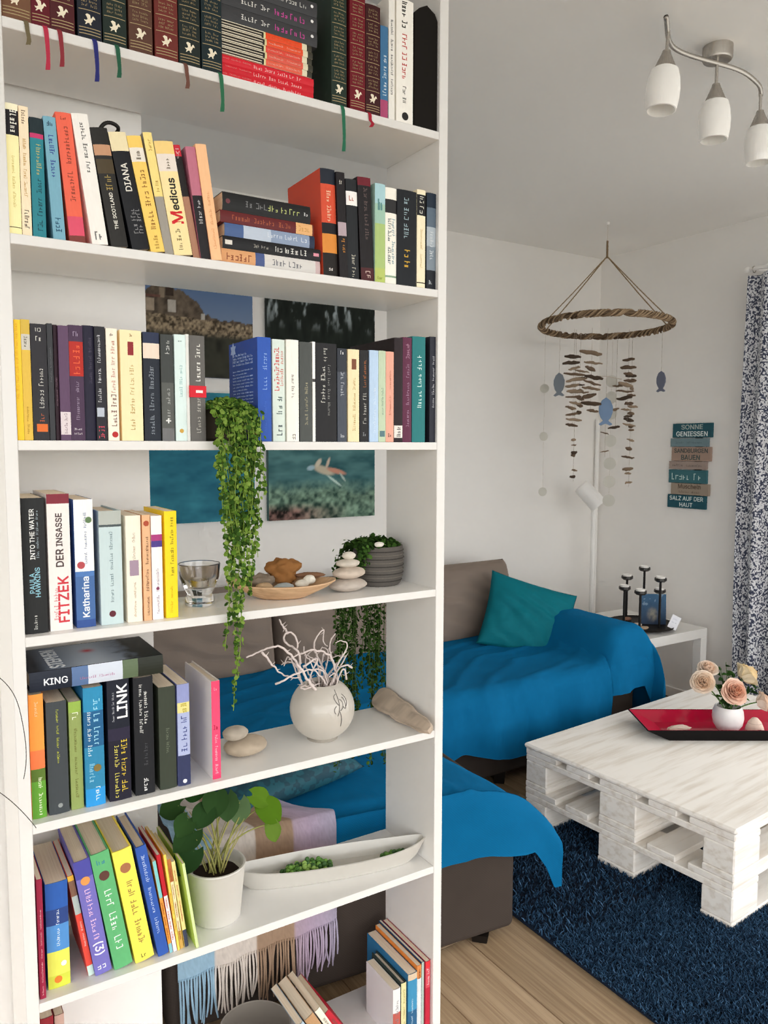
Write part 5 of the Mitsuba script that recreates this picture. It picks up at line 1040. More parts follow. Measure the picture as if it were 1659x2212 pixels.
# ================================================================== small things on the books
kb = BK['grey paperback wrapped by a red tag']
e_ = [e for e in BOOKS if e[11] == 'grey paperback wrapped by a red tag'][0]
x0, w0, y0 = e_[1], e_[2], e_[5]
obj('paper_tag', cat([box(x0 - .0016, x0 + w0 + .0008, y0 - .0016, y0 - .0003, 1.478, 1.499), box(x0 - .0016, x0 - .0004, y0 - .0016, y0 + .03, 1.478, 1.499)]), 'vmatt', kb, col='#d2303c', label='red paper band round the book')
obj('band_print', box(x0 + .009, x0 + .022, y0 - .0021, y0 - .0017, 1.486, 1.491), 'vmatt', kb, col='#f0e4e0')
kb = BK['blue book turned to show its blue back cover, behind the trailing plant']
e_ = [e for e in BOOKS if e[11].startswith('blue book turned')][0]
obj('back_sticker', box(e_[1] - .0006, e_[1] - .0001, .018, .05, 1.428, 1.455), 'vcol', kb, col='#5f9cd0')
obj('back_sticker', box(e_[1] - .0006, e_[1] - .0001, .018, .05, 1.402, 1.428), 'vcol', kb, col='#c08a5c')
kk = [k for k, v in labels.items() if v.get('label', '').startswith('big dark hardcover lying')][0]
# its printed front cover, facing up
zc = ZS['E'] + .2258 + .0003 + (.0500 - .016)
nx, ny = 60, 40
U, V = np.meshgrid(np.linspace(.006, .230, nx), np.linspace(.016, .174, ny), indexing='ij')
q = np.stack([U * 40, V * 40, U * 0], -1); n_ = nfbm(q, 4, 8)
c = lin('#5a6678') * 1.0 + 0 * U[..., None]
mist = np.exp(-((U - .115) / .045) ** 2)[..., None]; c = c * (1 - mist) + lin('#aab4bf') * mist
tr = np.clip((U - .165 + (n_ - .5) * .06) * 40, 0, 1)[..., None]; c = c * (1 - tr) + lin('#151a14') * tr
sun = np.exp(-(((U - .118) / .010) ** 2 + ((V - .115) / .012) ** 2))[..., None]; c = c * (1 - sun) + lin('#b8303c') * sun
dk = np.clip((.045 - U) * 40, 0, 1)[..., None]; c = c * (1 - dk) + lin('#141820') * dk
obj('front_print', grid(np.stack([U, V, np.full_like(U, zc)], -1)), 'vcol', kk, smooth=True, col=c.reshape(-1, 3))
a = meshkit.text_mesh('STEPHEN', .024, .0004, bold=True)
b_ = a.bounds; a.apply_translation([-b_[0][0], -b_[0][1], 0]); a.apply_transform(np.diag([.13 / (b_[1][0] - b_[0][0]), 1, 1, 1]))
a = M(a, mat4(np.array([[0, -1, 0], [1, 0, 0], [0, 0, 1]], float), (.066, .024, zc + .0001)))
obj('title', a, 'vcol', kk, col='#d8dce0')
sp = spline([(.150, .035, 1.926), (.158, .032, 1.938), (.170, .034, 1.942), (.181, .036, 1.938), (.178, .05, 1.930), (.166, .055, 1.926)], 24)
tag(obj('strap_loop', tube(sp, .0032, 8), 'vcol', smooth=True, col='#1a1817'), 'small black strap loop lying on top of the leaning black paperbacks', 'strap')
wr = [spline([(-.075, -.05, 1.045), (-.044, -.04, 1.021), (-.025, -.04, .991), (-.014, -.04, .943), (-.010, -.04, .896), (-.016, -.045, .85)], 30), spline([(-.08, -.05, .86), (-.051, -.04, .834), (-.025, -.04, .802), (.004, -.012, .748)], 24)]
k = thing('thin_wire', 'two thin dark bare wires curving in front of the left side panel', 'wire')
for w_ in wr: obj('strand', tube(w_, .0006, 5), 'vcol', k, smooth=True, col='#3a3530')

# ================================================================== ceiling lamp
lamp = thing('ceiling_lamp', 'brushed steel ceiling lamp with a curved bar and white glass shades', 'ceiling lamp')
obj('ceiling_cup', lathe([(0, 2.4998), (.040, 2.4998), (.040, 2.468), (.037, 2.463), (0, 2.463)][::-1], 40, (1.822, .037, 0)), 'steel', lamp, smooth=35)
obj('post', tube([(1.806, .026, 2.470), (1.806, .026, 2.449)], .004, 10), 'steel', lamp, smooth=35)
barp = spline([(1.512, -.034, 2.462), (1.548, -.010, 2.452), (1.615, .028, 2.446), (1.70, .036, 2.446), (1.806, .026, 2.448), (1.91, .018, 2.448), (2.00, .034, 2.448), (2.062, .058, 2.446), (2.078, .068, 2.440)], 60)
obj('curved_bar', tube(barp, .0062, 10), 'steel', lamp, smooth=True)
for (lx, ly, lz, tilt) in ((1.556, -.008, 2.452, .10), (1.806, .026, 2.444, .02), (2.068, .062, 2.444, -.02)):
    Rl = roty(tilt)
    at = (lx, ly, lz)
    obj('drop_stem', M(tube([(0, 0, 0), (0, 0, -.062)], .0042, 10), mat4(Rl, at)), 'steel', lamp, smooth=35)
    obj('socket_cap', M(lathe([(0, -.052), (.010, -.052), (.012, -.060), (.0265, -.094), (.0265, -.100), (0, -.100)][::-1], 32), mat4(Rl, at)), 'steel', lamp, smooth=35)
    sh = lathe([(0, -.0985), (.029, -.0985), (.034, -.102), (.0395, -.122), (.0425, -.150), (.0415, -.176), (.0375, -.202), (.0345, -.203), (.0385, -.174), (.0395, -.150), (.0365, -.124), (.03, -.106), (0, -.104)][::-1], 40)
    obj('glass_shade', M(sh, mat4(Rl, at)), 'opal_glass', lamp, smooth=40)

# ================================================================== driftwood mobile
mob = thing('driftwood_mobile', 'large hanging mobile of a twig ring with strings of driftwood, shells and fish', 'mobile')
MC = np.array([2.88, 1.38]); RV = np.array([math.cos(YAW), -math.sin(YAW)]); FV = np.array([math.sin(YAW), math.cos(YAW)])
def mp(px, py, dpt=0.0):
    """point of the mobile: px, py in the units of its own drawing (423 per metre), dpt metres towards the corner"""
    s = (px - 1311) / 423.0; xy = MC + RV * s + FV * dpt
    return np.array([xy[0], xy[1], 1.39 - (py - 963) / 423.0 + .0 - .02 * (px - 1311) / 300])
rng = np.random.default_rng(15)
RR = .318
zr = 1.995
ang = np.linspace(0, 2 * math.pi, 90)
def ringp(a, r=RR, dz=0.0): return np.stack([MC[0] + r * np.cos(a), MC[1] + r * np.sin(a), zr + dz + 0 * a + .012 * np.cos(a + 2.6)], -1)
hoop = obj('hoop', tube(ringp(ang), .0085, 8, cap=False), 'vmatt', mob, smooth=True, col='#6a5846')
for k in range(12):
    ph, fr_ = rng.uniform(0, 6.28), rng.uniform(14, 22)
    a = np.linspace(ph, ph + rng.uniform(3.5, 6.2), 150)
    pts = ringp(a) + np.stack([np.cos(a) * .013 * np.cos(a * fr_), np.sin(a) * .013 * np.cos(a * fr_), .014 * np.sin(a * fr_)], -1)
    obj('wound_twig', tube(pts, rng.uniform(.0030, .0050), 5), 'vmatt', hoop, smooth=True, col=['#7a6650', '#8f7a62', '#5c4a38', '#a08a70'][k % 4])
apex = np.array([MC[0], MC[1], 2.335])
for a0 in (2.0, 2.45, -.55, -.95, ):
    p = ringp(np.array([a0]), RR)[0]
    obj('cord', tube([apex, (apex + p) / 2 + [0, 0, -.004], p], .0028, 6), 'vmatt', mob, smooth=True, col='#8a765c')
obj('cord', tube([apex + [0, 0, -.01], [MC[0], MC[1], 2.41]], .0052, 6), 'vmatt', mob, smooth=True, col='#7d6a52')
obj('ceiling_string', tube([[MC[0], MC[1], 2.405], [MC[0], MC[1], 2.4995]], .0016, 5), 'vmatt', mob, smooth=True, col='#c8bfb4')
obj('ceiling_hook', lathe([(0, 2.4998), (.010, 2.4998), (.008, 2.488), (0, 2.486)][::-1], 16, (MC[0], MC[1], 0)), 'white_trim', mob, smooth=35)
WOODC = ['#5a4a3c', '#7a6856', '#463a30', '#8d7b68', '#6a5848']
def strand(px, y0, y1, dpt, pieces, tilt=0.0):
    top = mp(px, 716, dpt)
    st = obj('string', tube([top, mp(px, (y0 + y1) / 2, dpt), mp(px, y1, dpt)], .0009, 4), 'vmatt', mob, smooth=True, col='#a39a8e')
    for (py, L, th) in pieces:
        c = mp(px, py, dpt); a = rng.uniform(-.22, .22); yaw = rng.uniform(-.8, .8)
        d = np.array([RV[0] * math.cos(yaw) + FV[0] * math.sin(yaw), RV[1] * math.cos(yaw) + FV[1] * math.sin(yaw), math.tan(a)]); d /= np.linalg.norm(d)
        off = rng.uniform(-.2, .2) * L
        n = 7; t = np.linspace(-.5, .5, n)
        p = c + (t[:, None] * L + off) * d + rng.normal(0, .0016, (n, 3))
        r = th * (1 - .55 * np.abs(2 * t) ** 2) * rng.uniform(.8, 1.15, n)
        obj('driftwood_stick', tube(p, r, 6), 'vmatt', st, smooth=True, col=WOODC[rng.integers(5)])
    return st
def pcs(ys, L, th): return [(y, 1.15 * L * rng.uniform(.6, 1.3), 1.25 * th * rng.uniform(.65, 1.35)) for y in ys]
strand(1244, 776, 920, -.02, pcs(range(776, 925, 12), .075, .0068))
strand(1278, 766, 890, -.05, pcs([768, 788, 802, 818, 830, 842, 857, 873, 888], .078, .0080))
strand(1270, 800, 880, .10, pcs(range(800, 900, 15), .055, .006))
strand(1252, 930, 1042, .02, pcs([950, 962, 978, 984, 1016, 1030], .034, .005))
strand(1360, 776, 920, -.02, pcs([778, 794, 808, 822, 832, 845, 858, 870, 884, 898, 915], .062, .0068))
strand(1378, 800, 1050, .06, pcs([808, 820, 836, 850, 874, 890, 904, 918, 926, 947, 966, 985, 1010, 1020, 1040], .045, .0065))
strand(1344, 900, 925, .05, pcs([832, 882, 920], .045, .006))
strand(1313, 770, 985, -.03, pcs([935, 974], .045, .004))
cb = obj('cross_stick', tube([mp(1290, 815, -.03), mp(1312, 815, -.03), mp(1345, 820, -.03)], .0022, 6), 'vmatt', mob, smooth=True, col='#b5aca0')
def fish(px, py, dpt, s, colr, yaw):
    prof = [(0, .5), (.10, .40), (.165, .18), (.165, -.02), (.12, -.22), (.05, -.34), (.16, -.47), (.12, -.5), (0, -.43)]
    pts = prof + [(-a, b) for a, b in prof[::-1][1:-1]]
    m = extrude(sg.Polygon([(a * s * 1.45, b * s) for a, b in pts]).buffer(.002), .006)
    m.apply_translation([0, 0, -.003])
    R = np.column_stack([np.array([math.cos(yaw), -math.sin(yaw), 0]), [0, 0, 1], np.array([-math.sin(yaw), -math.cos(yaw), 0])])
    c = mp(px, py, dpt)
    obj('string', tube([c + [0, 0, s * .47], mp(px, 715, dpt)], .0008, 4), 'vmatt', mob, smooth=True, col='#a39a8e')
    obj('wooden_fish', M(m, mat4(R, c)), 'vmatt', mob, col=colr)
fish(1313, 889, -.03, .135, '#6f86a4', YAW)
fish(1218, 833, .03, .115, '#7d858e', YAW + .7)
fish(1430, 822, -.02, .100, '#6a6f80', YAW + 1.0)
mat('capiz', {'type': 'principledthin', 'base_color': {'type': 'rgb', 'value': [.74, .73, .68]}, 'roughness': .25, 'diff_trans': 0.9, 'spec_trans': 0.0}, two=False)
def capiz(px, dpt, ys, r, yaw=0.0):
    top = mp(px, 716, dpt)
    obj('string', tube([top, mp(px, ys[-1] - r * 423, dpt)], .0006, 4), 'vmatt', mob, smooth=True, col='#c0b8ac')
    for y in ys:
        c = mp(px, y, dpt); yw = YAW + yaw + rng.uniform(-.5, .5)
        d = trimesh.creation.cylinder(radius=r, height=.0012, sections=20)
        R = np.column_stack([np.array([math.cos(yw), -math.sin(yw), 0]), [0, 0, 1], np.array([-math.sin(yw), -math.cos(yw), 0])])
        obj('shell_disc', M(d, mat4(R, c)), 'capiz', mob)
capiz(1340, .10, [820, 855, 890, 950, 1000, 1040, 1082], .032)
capiz(1198, .16, [838, 944, 1068], .024)

# ================================================================== reading lamp in the corner, sign, curtain
fl = thing('floor_lamp', 'white floor lamp with a tilted cylinder shade in the room corner', 'floor lamp')
obj('base', lathe([(0, 0), (.11, 0), (.115, .006), (.11, .02), (.02, .026), (0, .026)], 40, (3.235, 1.755, 0)), 'white_trim', fl, smooth=35)
obj('pole', tube([(3.235, 1.755, .02), (3.235, 1.755, 1.045)], .0135, 14), 'white_trim', fl, smooth=35)
hd = np.array([3.140, 1.70, 1.115]); da = RV * .62; da = np.array([da[0], da[1], -.70]); da = da - np.array([FV[0], FV[1], 0]) * .18; da /= np.linalg.norm(da)
t_, A_, B_ = frames(np.array([hd, hd + da]))
Rh = np.column_stack([A_[0], B_[0], t_[0]])
if np.linalg.det(Rh) < 0: Rh[:, 0] *= -1
obj('shade', M(lathe([(0, -.075), (.040, -.075), (.047, -.070), (.050, .078), (.047, .078), (.044, -.066), (0, -.066)], 40), mat4(Rh, hd)), 'white_trim', fl, smooth=35)
obj('bulb', M(lathe([(0, -.05), (.018, -.05), (.020, .0), (.026, .03), (.016, .052), (0, .056)], 24), mat4(Rh, hd)), 'opal_glass', fl, smooth=True)
struct('trim_1', tube([(3.418, 1.908, 0), (3.418, 1.908, 1.55)], .013, 12), 'white_trim')

sg_ = thing('wall_sign', 'wall sign of staggered teal and beige boards with lettering', 'sign')
rows = [(1455, 1540, 914, 946, '#2b5560', [('SONNE', .55, .30, .5, '#a8b4b0'), ('GENIESSEN', .80, .34, 0, '#dfe6e6')]), (1452, 1533, 947, 966, '#6f858c', [('~2', .7, .25, .5, '#55686e')]),
        (1454, 1539, 966, 998, '#a0897c', [('SANDBURGEN', .86, .30, .5, '#3a4444'), ('BAUEN', .48, .34, 0, '#3a4c4c')]), (1450, 1531, 998, 1016, '#9a8a82', [('~2', .8, .3, .5, '#5a5452')]),
        (1449, 1532, 1017, 1047, '#3d6a72', [('~2', .82, .5, .5, '#b8ccca')]), (1456, 1538, 1047, 1073, '#978a7c', [('Muscheln', .6, .38, .5, '#5a4c40'), ('~2', .55, .18, 0, '#6a5c50')]),
        (1448, 1532, 1073, 1103, '#26525f', [('SALZ AUF DER', .88, .32, .5, '#d2dcdc'), ('HAUT', .34, .32, 0, '#d2dcdc')])]
def sy(px): return 1.378 - (px - 1455) * (.241 / 85)
def sz(py): return 1.512 - (py - 915) * .002415
for i, (a, b_, c_, d_, cl, tx) in enumerate(rows):
    ya, yb, za, zb_ = sy(b_), sy(a), sz(d_) + .001, sz(c_) - .001
    tk = .016 + .004 * (i % 2)
    v = box(XR - tk, XR - .0005, ya, yb, za, zb_, .0015)
    bd = obj('board', v, 'vmatt', sg_, col=lin(cl))
    Ht, Wt = zb_ - za, yb - ya
    for j, (s, f, hh, up, cc) in enumerate(tx):
        L = Wt * f; h_ = Ht * hh
        m = lettering(s, L, h_, 40 + i * 3 + j)
        zc_ = (za + zb_) / 2 + (Ht * .24 if (len(tx) == 2 and j == 0) else (-Ht * .24 if len(tx) == 2 else 0))
        R = np.array([[0, 0, -1], [-1, 0, 0], [0, 1, 0]], float)
        obj('lettering', M(m, mat4(R, (XR - tk - .0001, (ya + yb) / 2 + L / 2, zc_))), 'vmatt', bd, col=cc)
obj('back_slat', box(XR - .008, XR - .0004, 1.20, 1.24, sz(1100), sz(918)), 'vmatt', sg_, col='#3a3a36')

mat('speckled_curtain', pr(mikit.proc(lambda p, n, uv: mix((0.05, 0.06, 0.10), (0.72, 0.73, 0.76), smoothstep(.44, .54, fbm(p.y * 170 + 30, p.z * 170, p.x * 170, 2)))), 0.85, specular=0.1, sheen=0.3))
cu = thing('curtain', 'floor length curtain with a black and white speckled print at the right wall', 'curtain')
ny, nz = 160, 50
yy = np.linspace(.885, .28, ny); zz = np.linspace(.02, 2.20, nz)
Y_, Z_ = np.meshgrid(yy, zz, indexing='ij')
t = (Y_ - .28) / .60
amp = .030 + .012 * (1 - Z_ / 2.2)
X_ = 3.305 + amp * np.sin(t * 2 * math.pi * 4.3 + .9 + .35 * np.sin(Z_ * 1.1)) + .004 * np.sin(Z_ * 3 + t * 9)
obj('fabric', grid(np.stack([X_, Y_ + .014 * np.sin(Z_ * 1.3) * t, Z_], -1), .0015), 'speckled_curtain', cu, smooth=True)
rod = thing('curtain_rod', 'white curtain rod on a wall bracket above the speckled curtain', 'curtain rod')
obj('rod', tube([(3.305, -2.6, 2.228), (3.305, .885, 2.228)], .0095, 12), 'white_trim', rod, smooth=35)
obj('finial', ell((3.305, .895, 2.228), (.015, .018, .015), 3), 'white_trim', rod, smooth=True)
obj('bracket', cat([box(3.305, XR - .0005, .855, .867, 2.222, 2.236, .002), box(XR - .006, XR - .0005, .843, .879, 2.195, 2.262, .002)]), 'white_trim', rod)
for k in range(5):
    y = .86 - .13 * k
    a = np.linspace(0, 2 * math.pi, 22)
    obj('curtain_ring', tube(np.stack([3.305 + .014 * np.cos(a), y + 0 * a, 2.224 + .014 * np.sin(a)], -1), .0022, 6, cap=False), 'steel', rod, smooth=True)

# ================================================================== side table with candle holder
st = thing('side_table', 'square white side table between the sofa arm and the right wall', 'side table')
obj('tabletop', box(2.76, 3.31, 1.04, 1.59, .418, .466, .002), 'white_lacquer', st)
for lx in (2.76, 3.262):
    for ly in (1.0405, 1.5415):
        obj('leg', box(lx + .0005, lx + .0475, ly, ly + .048, 0, .4178, .002), 'white_lacquer', st)
ch = thing('candle_holder', 'black metal candle holder tray with six tealight cups of different heights on the side table', 'candle holder')
cx, cy, zt = 3.035, 1.232, .4662
obj('tray', lathe([(0, .008), (.150, .008), (.164, .012), (.172, .022), (.170, .024), (.160, .016), (.14, .013), (0, .013)], 56, (cx, cy, zt)), 'vcol', ch, smooth=35, col='#1a1614')
for k in range(3):
    a = k * 2.1 + .4; obj('foot', ell((cx + .12 * math.cos(a), cy + .12 * math.sin(a), zt + .0045), (.010, .010, .0045), 2), 'vcol', ch, smooth=True, col='#0f0d0c')
for i, (sx, sy_, sz_) in enumerate([(3.062, 1.352, .702), (2.972, 1.290, .664), (3.148, 1.312, .746), (2.912, 1.140, .672), (3.060, 1.140, .722), (3.165, 1.225, .640)]):
    s_ = obj('stick', tube([(sx, sy_, zt + .012), (sx, sy_, sz_ - .010)], .0058, 8), 'vcol', ch, smooth=35, col='#161413')
    obj('candle_cup', lathe([(0, -.012), (.020, -.010), (.030, -.002), (.0295, .010), (.0275, .010), (.026, .001), (0, -.004)], 28, (sx, sy_, sz_)), 'vgloss', s_, smooth=35, col='#2a2826')
    obj('tealight', lathe([(0, -.002), (.021, -.003), (.023, .018), (.0215, .0185), (.021, .016), (0, .012)], 24, (sx, sy_, sz_)), 'vgloss', s_, smooth=35, col='#e8e6e2')
stone(2.975, 1.210, zt + .0225, (.030, .022, .010), '#c0b0a4', 'pinkish flat shell lying in the candle holder tray', 'shell', bump=.3, seed=51)
stone(2.95, 1.255, zt + .0215, (.024, .02, .009), '#8a5a40', 'brown pebble in the candle holder tray', bump=.3, seed=52)
stone(3.05, 1.335, zt + .0215, (.026, .02, .009), '#8f6a58', 'reddish brown pebble at the back of the candle holder tray', bump=.3, seed=53)
stone(2.955, 1.150, zt + .0215, (.030, .018, .009), '#a8937c', 'beige pebble at the front of the candle holder tray', bump=.3, seed=54)
cd = thing('picture_card', 'dark blue card with a pale motif standing in the candle holder tray', 'card')
ca, cb_ = np.array([3.045, 1.240]), np.array([3.140, 1.162]); cd_d = cb_ - ca; Lc = np.linalg.norm(cd_d); cd_d /= Lc; cn = np.array([cd_d[1], -cd_d[0]])
Rc = np.column_stack([[cd_d[0], cd_d[1], 0], [.10 * -cn[0], .10 * -cn[1], 1.0], [cn[0], cn[1], .10]])
nx, ny = 40, 50
U, V = np.meshgrid(np.linspace(0, 1, nx), np.linspace(0, 1, ny), indexing='ij')
c = lerp('#1b3350', '#2f5a7c', np.clip(V * 1.2 - .1 + .5 * (nfbm(uvp(U, V, 5), 3, 2) - .5), 0, 1))
mo = np.exp(-(((U - .45) / .20) ** 2 + ((V - .32) / .22) ** 2) ** 2)[..., None] * (nfbm(uvp(U, V, 12), 3, 7)[..., None] * 1.1); c = c * (1 - mo) + lin('#9a9484') * mo
st_ = (nfbm(uvp(U, V, 9, 3), 2, 12) > .66)[..., None] * (V > .62)[..., None] * .5; c = c * (1 - st_) + lin('#8fa8c0') * st_
pl_ = np.stack([U * Lc, V * .155, 0 * U + .0021], -1)
obj('print', M(grid(pl_), mat4(Rc, (ca[0], ca[1], zt + .0135))), 'vcol', cd, smooth=True, col=c.reshape(-1, 3))
obj('card_board', M(box(0, Lc, 0, .155, -.0005, .002), mat4(Rc, (ca[0], ca[1], zt + .0135))), 'vcol', cd, col='#20354e')
tgm = M(box(-.022, .022, -.032, .032, -.0004, .0004), mat4(np.column_stack([[.75, -.45, -.48], [.42, -.12, .9], [-.46, -.87, .1]]) , (3.085, 1.075, zt + .052)))
u_, s_, vt_ = np.linalg.svd(np.column_stack([[.75, -.45, -.48], [.42, -.12, .9], [-.46, -.87, .1]])); Rt = u_ @ vt_
if np.linalg.det(Rt) < 0: Rt[:, 2] *= -1
tk_ = thing('paper_tag', 'small white paper tag leaning on the rim of the candle holder tray', 'tag')
obj('card', M(box(-.024, .024, -.034, .034, -.0004, .0004), mat4(Rt, (3.085, 1.070, zt + .050))), 'vmatt', tk_, col='#e2e4ec')
obj('print', M(glyph_marks(2, 5, .026, .005), mat4(Rt, (3.085, 1.070, zt + .050)) @ mat4(None, (-.013, .012, .0005))), 'vmatt', tk_, col='#8a90a8')
obj('print', M(glyph_marks(2, 6, .026, .005), mat4(Rt, (3.085, 1.070, zt + .050)) @ mat4(None, (-.013, -.004, .0005))), 'vmatt', tk_, col='#8a90a8')

# ================================================================== tray and flowers on the pallet table
ZT = FB + .3062
tr = thing('tray', 'shallow rectangular tray, black outside and red inside, on the pallet table', 'tray')
# base frame of the tray: along RV, across FV
o2 = np.array([2.200, .404])
def tp_(a, b, z): q = o2 + RV * a + FV * b; return np.array([q[0], q[1], ZT + z])
LT, WT = .62, .17
def prism(pts_lo, pts_hi):
    v = np.array(pts_lo + pts_hi); return trimesh.convex.convex_hull(v)
fl_ = .088; HT = .045
obj('outer_shell', cat([prism([tp_(0, 0, .0005), tp_(LT, 0, .0005), tp_(LT, WT, .0005), tp_(0, WT, .0005)], [tp_(0, 0, .005), tp_(LT, 0, .005), tp_(LT, WT, .005), tp_(0, WT, .005)]),
    prism([tp_(0, 0, .0005), tp_(LT, 0, .0005), tp_(LT, -.004, .0005), tp_(0, -.004, .0005)], [tp_(-fl_, -.022, HT), tp_(LT + fl_, -.022, HT), tp_(LT + fl_, -.026, HT), tp_(-fl_ - .004, -.026, HT)]),
    prism([tp_(0, WT, .0005), tp_(LT, WT, .0005), tp_(LT, WT + .004, .0005), tp_(0, WT + .004, .0005)], [tp_(-fl_, WT + .035, HT), tp_(LT + fl_, WT + .035, HT), tp_(LT + fl_, WT + .039, HT), tp_(-fl_ - .004, WT + .039, HT)]),
    prism([tp_(0, 0, .0005), tp_(0, WT, .0005), tp_(-.004, WT, .0005), tp_(-.004, 0, .0005)], [tp_(-fl_, -.022, HT), tp_(-fl_, WT + .035, HT), tp_(-fl_ - .004, WT + .039, HT), tp_(-fl_ - .004, -.026, HT)]),
    prism([tp_(LT, 0, .0005), tp_(LT, WT, .0005), tp_(LT + .004, WT, .0005), tp_(LT + .004, 0, .0005)], [tp_(LT + fl_, -.022, HT), tp_(LT + fl_, WT + .035, HT), tp_(LT + fl_ + .004, WT + .039, HT), tp_(LT + fl_ + .004, -.026, HT)])]), 'vmatt', tr, col='#0c0909')
def sheet(a, b, c, d, col):
    P = np.array([[a, b], [d, c]]); return grid(P, .0008)
e = .0012
ins = [sheet(tp_(0, 0, .0065), tp_(LT, 0, .0065), tp_(LT, WT, .0065), tp_(0, WT, .0065), 0),
       sheet(tp_(0, WT, .006), tp_(LT, WT, .006), tp_(LT + fl_, WT + .0335, HT + .0004), tp_(-fl_, WT + .0335, HT + .0004), 0),
       sheet(tp_(0, 0, .006), tp_(0, WT, .006), tp_(-fl_ + .001, WT + .0335, HT + .0004), tp_(-fl_ + .001, -.021, HT + .0004), 0),
       sheet(tp_(LT, 0, .006), tp_(0, 0, .006), tp_(-fl_, -.021, HT + .0004), tp_(LT + fl_, -.021, HT + .0004), 0),
       sheet(tp_(LT, WT, .006), tp_(LT, 0, .006), tp_(LT + fl_, -.021, HT + .0004), tp_(LT + fl_, WT + .0335, HT + .0004), 0)]
for i_, m in enumerate(ins):
    if i_ == 3: pass
obj('red_lining', cat(ins), 'vgloss', tr, col='#a01030')
fvx, fvy = tp_(.245, .075, 0)[:2]
zf = ZT + .0075
fv = obj('flower_vase', lathe([(0, 0), (.026, 0), (.036, .006), (.052, .030), (.0565, .055), (.054, .080), (.047, .097), (.0455, .0985), (.043, .096), (.048, .08), (.05, .055), (.03, .012), (0, .008)], 48, (fvx, fvy, zf)), 'vgloss', smooth=35, col='#d6d4d4')
tag(fv, 'small round white vase with roses standing in the red and black tray', 'vase')
def rose(c, d, R, cols, label, seed):
    """cupped petals in spiral about the axis d"""
    k = thing('rose', label, 'flower', 'roses in the small white vase')
    r = random.Random(seed); c = np.array(c, float); d = np.array(d, float); d /= np.linalg.norm(d)
    ref = np.array([0, 0, 1.0]) if abs(d[2]) < .9 else np.array([1.0, 0, 0])
    a0 = np.cross(d, ref); a0 /= np.linalg.norm(a0); b0 = np.cross(d, a0)
    npet = 30
    for i in range(npet):
        f = i / (npet - 1); th = i * 2.39996
        rad = R * (.08 + .74 * f); open_ = .05 + .80 * f ** 1.3; wd = R * (.42 + .42 * f); L = R * (1.0 - .10 * f)
        out = math.cos(th) * a0 + math.sin(th) * b0; tan = np.cross(d, out)
        u = np.linspace(-1, 1, 6); v = np.linspace(0, 1, 6)
        U, V = np.meshgrid(u, v, indexing='ij')
        w_ = wd * np.sin(np.pi * (.15 + .62 * V)) 
        fall = open_ * V ** 1.7
        P = c + d * (-.45 * R * f) + (out * 1.0)[None, None] * (rad * (.25 + .75 * V ** .6) + L * .55 * np.sin(fall) * V - .35 * wd * U ** 2 * (1 - .5 * f))[..., None] + d[None, None] * (L * V * np.cos(fall * .9) - .0)[..., None] + tan[None, None] * (U * w_)[..., None]
        P += d * (-.30 * R)
        P += R * .10 * f * (nnoise(np.stack([U * 3 + i, V * 3, U * 0 + seed], -1), i)[..., None] - .5) * V[..., None] * (out + d * .8)
        P += (np.array([r.gauss(0, 1) for _ in range(3)]) * R * .03)
        m = grid(P, R * .02)
        col = lin(cols[0]) * (1 - f) + lin(cols[1]) * f; col = col * r.uniform(.92, 1.06)
        obj('petal', m, 'leafcol', k, smooth=True, col=col)
    root = np.array([fvx, fvy, zf + .06]); mid = (root + c) / 2 + np.array([0, 0, .012])
    obj('stem', tube(spline([root, mid, c - d * R * .6], 12), .0022, 6), 'vcol', k, smooth=True, col='#4a6a34')
    return k
def fp_(px, py, dp=0.0): return np.array([fvx, fvy, 0]) + np.array([RV[0], RV[1], 0]) * (px - 1586) / 560 + np.array([FV[0], FV[1], 0]) * dp + np.array([0, 0, ZT + (1598 - py) / 560.0 * 1.02])
rose(fp_(1587, 1502, -.045), (-.45, -.80, .55), .044, ['#efbfa0', '#f4dccb'], 'peach coloured rose at the front of the small white vase', 1)
rose(fp_(1526, 1487, -.02), (-.75, -.45, .35), .040, ['#f0d8bc', '#f5e9da'], 'cream rose leaning left out of the small white vase', 2)
rose(fp_(1545, 1464, .02), (-.3, -.4, .8), .036, ['#f2dcc6', '#f6ede2'], 'whitish rose at the upper left of the bouquet', 3)
rose(fp_(1630, 1476, .02), (.65, -.35, .5), .044, ['#f2dca8', '#f5ecd2'], 'pale yellow rose at the right of the bouquet', 4)
rose(fp_(1652, 1524, -.03), (.6, -.5, .25), .034, ['#f2d8c0', '#f4e6d8'], 'pale rose bending down at the lower right of the bouquet', 5)
fo = thing('bouquet_leaves', 'dark green leaf sprays between the roses in the small white vase', 'leaves')
random.seed(21)
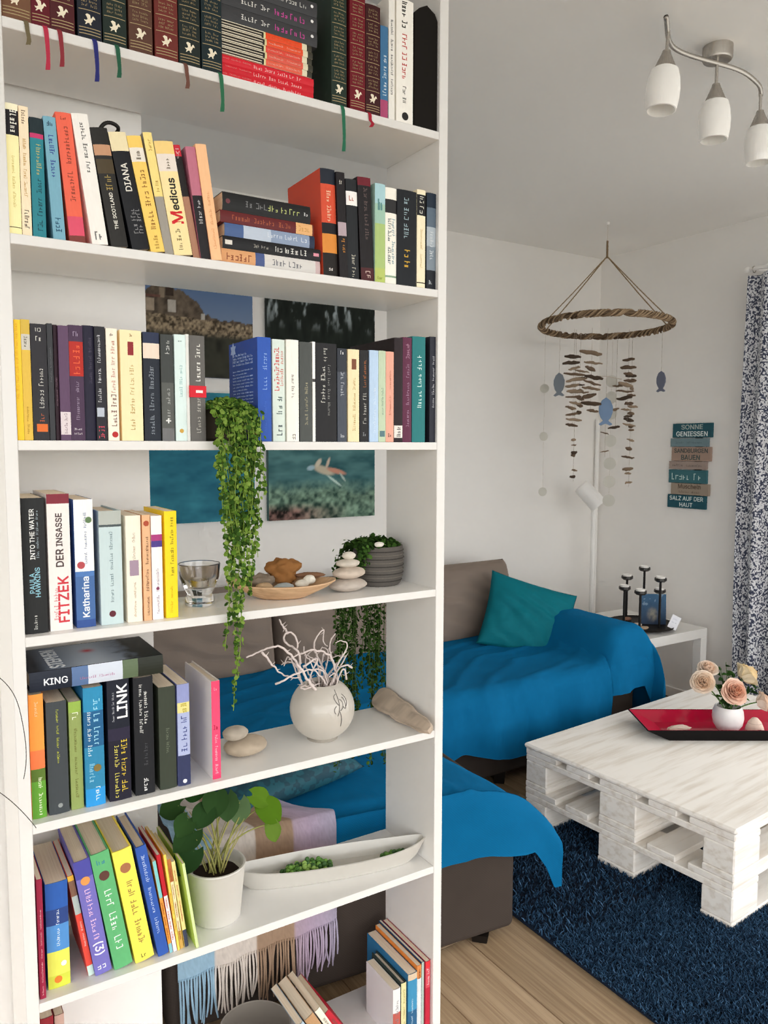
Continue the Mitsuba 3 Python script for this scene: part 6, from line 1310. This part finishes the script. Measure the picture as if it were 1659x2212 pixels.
for (px, py, dp, n_) in ((1572, 1462, .03, 9), (1590, 1456, .05, 9), (1605, 1480, .04, 8), (1560, 1500, .02, 8), (1650, 1500, .0, 10), (1545, 1512, -.02, 5), (1610, 1512, -.03, 6), (1580, 1480, .06, 10), (1566, 1522, -.01, 4)):
    tip = fp_(px, py, dp); root = np.array([fvx, fvy, zf + .08]); q = spline([root, (root + tip) / 2 + [0, 0, .01], tip], 12)
    obj('twig', tube(q, .0012, 5), 'vcol', fo, smooth=True, col='#3f5a2e')
    for j in range(n_):
        b_ = q[3 + (j * 8) // n_]; d = np.array([random.gauss(0, 1), random.gauss(0, 1) - .4, random.gauss(.3, .7)]); d /= np.linalg.norm(d)
        obj('leaf', big_leaf(b_, b_ + d * random.uniform(.020, .034), (0, -.6, .8), .0085, n=6, mm=5, heart=0), 'leafcol', fo, smooth=True, col=['#2c4a26', '#3a5c2c', '#4a6e34', '#243c20'][random.randrange(4)])
q_ = tp_(.055, .055, .0245)
dwd = ell((0, 0, 0), (.042, .013, .013), 3, bump=.9, seed=61, rot=rotz(-YAW) @ roty(-.08))
dwd.apply_translation(q_); c = lin('#d2c3b4') * (.7 + .5 * nfbm(dwd.vertices * 200, 3, 3))[:, None]
tag(obj('coral_piece', dwd, 'vmatt', smooth=True, col=c), 'pale pinkish piece of coral lying at the left end of the tray', 'coral')
q_ = tp_(.155, .045, .013); stone(q_[0], q_[1], q_[2], (.009, .007, .0055), '#ddd6cc', 'tiny white shell left of the vase in the tray', 'shell', bump=.5, seed=63, sub=2)
hs_ = thing('clay_house', 'small pale beehive-shaped clay house right of the vase in the tray', 'figurine')
q_ = tp_(.338, .055, .0073)
obj('body', lathe([(0, 0), (.030, 0), (.033, .008), (.031, .024), (.022, .044), (.010, .058), (0, .061)], 36, tuple(q_)), 'vmatt', hs_, smooth=35, col='#cdbcae')
for k in range(3): obj('ridge', tube([q_ + np.array([.0325 * (1 - k * .14) * math.cos(a), .0325 * (1 - k * .14) * math.sin(a), .014 + .013 * k]) for a in np.linspace(0, 2 * math.pi, 25)], .0016, 5, cap=False), 'vmatt', hs_, smooth=True, col='#b8a698')
obj('doorway', M(rbox(-.007, .007, -.004, .002, .004, .024, .0018), mat4(rotz(-YAW + .15), tuple(q_ + np.array([-.0295 * FV[0] + .004, -.0295 * FV[1], 0])))), 'vmatt', hs_, col='#5a4a44')
th = spline([(1.86, -.215, .030), (1.875, -.222, .040), (1.885, -.236, .035), (1.882, -.255, .031)], 16)
tag(obj('white_thread', tube(th, .0012, 5), 'vmatt', smooth=True, col='#e8e8e8'), 'short curled white thread on the rug by the near corner of the table', 'thread')
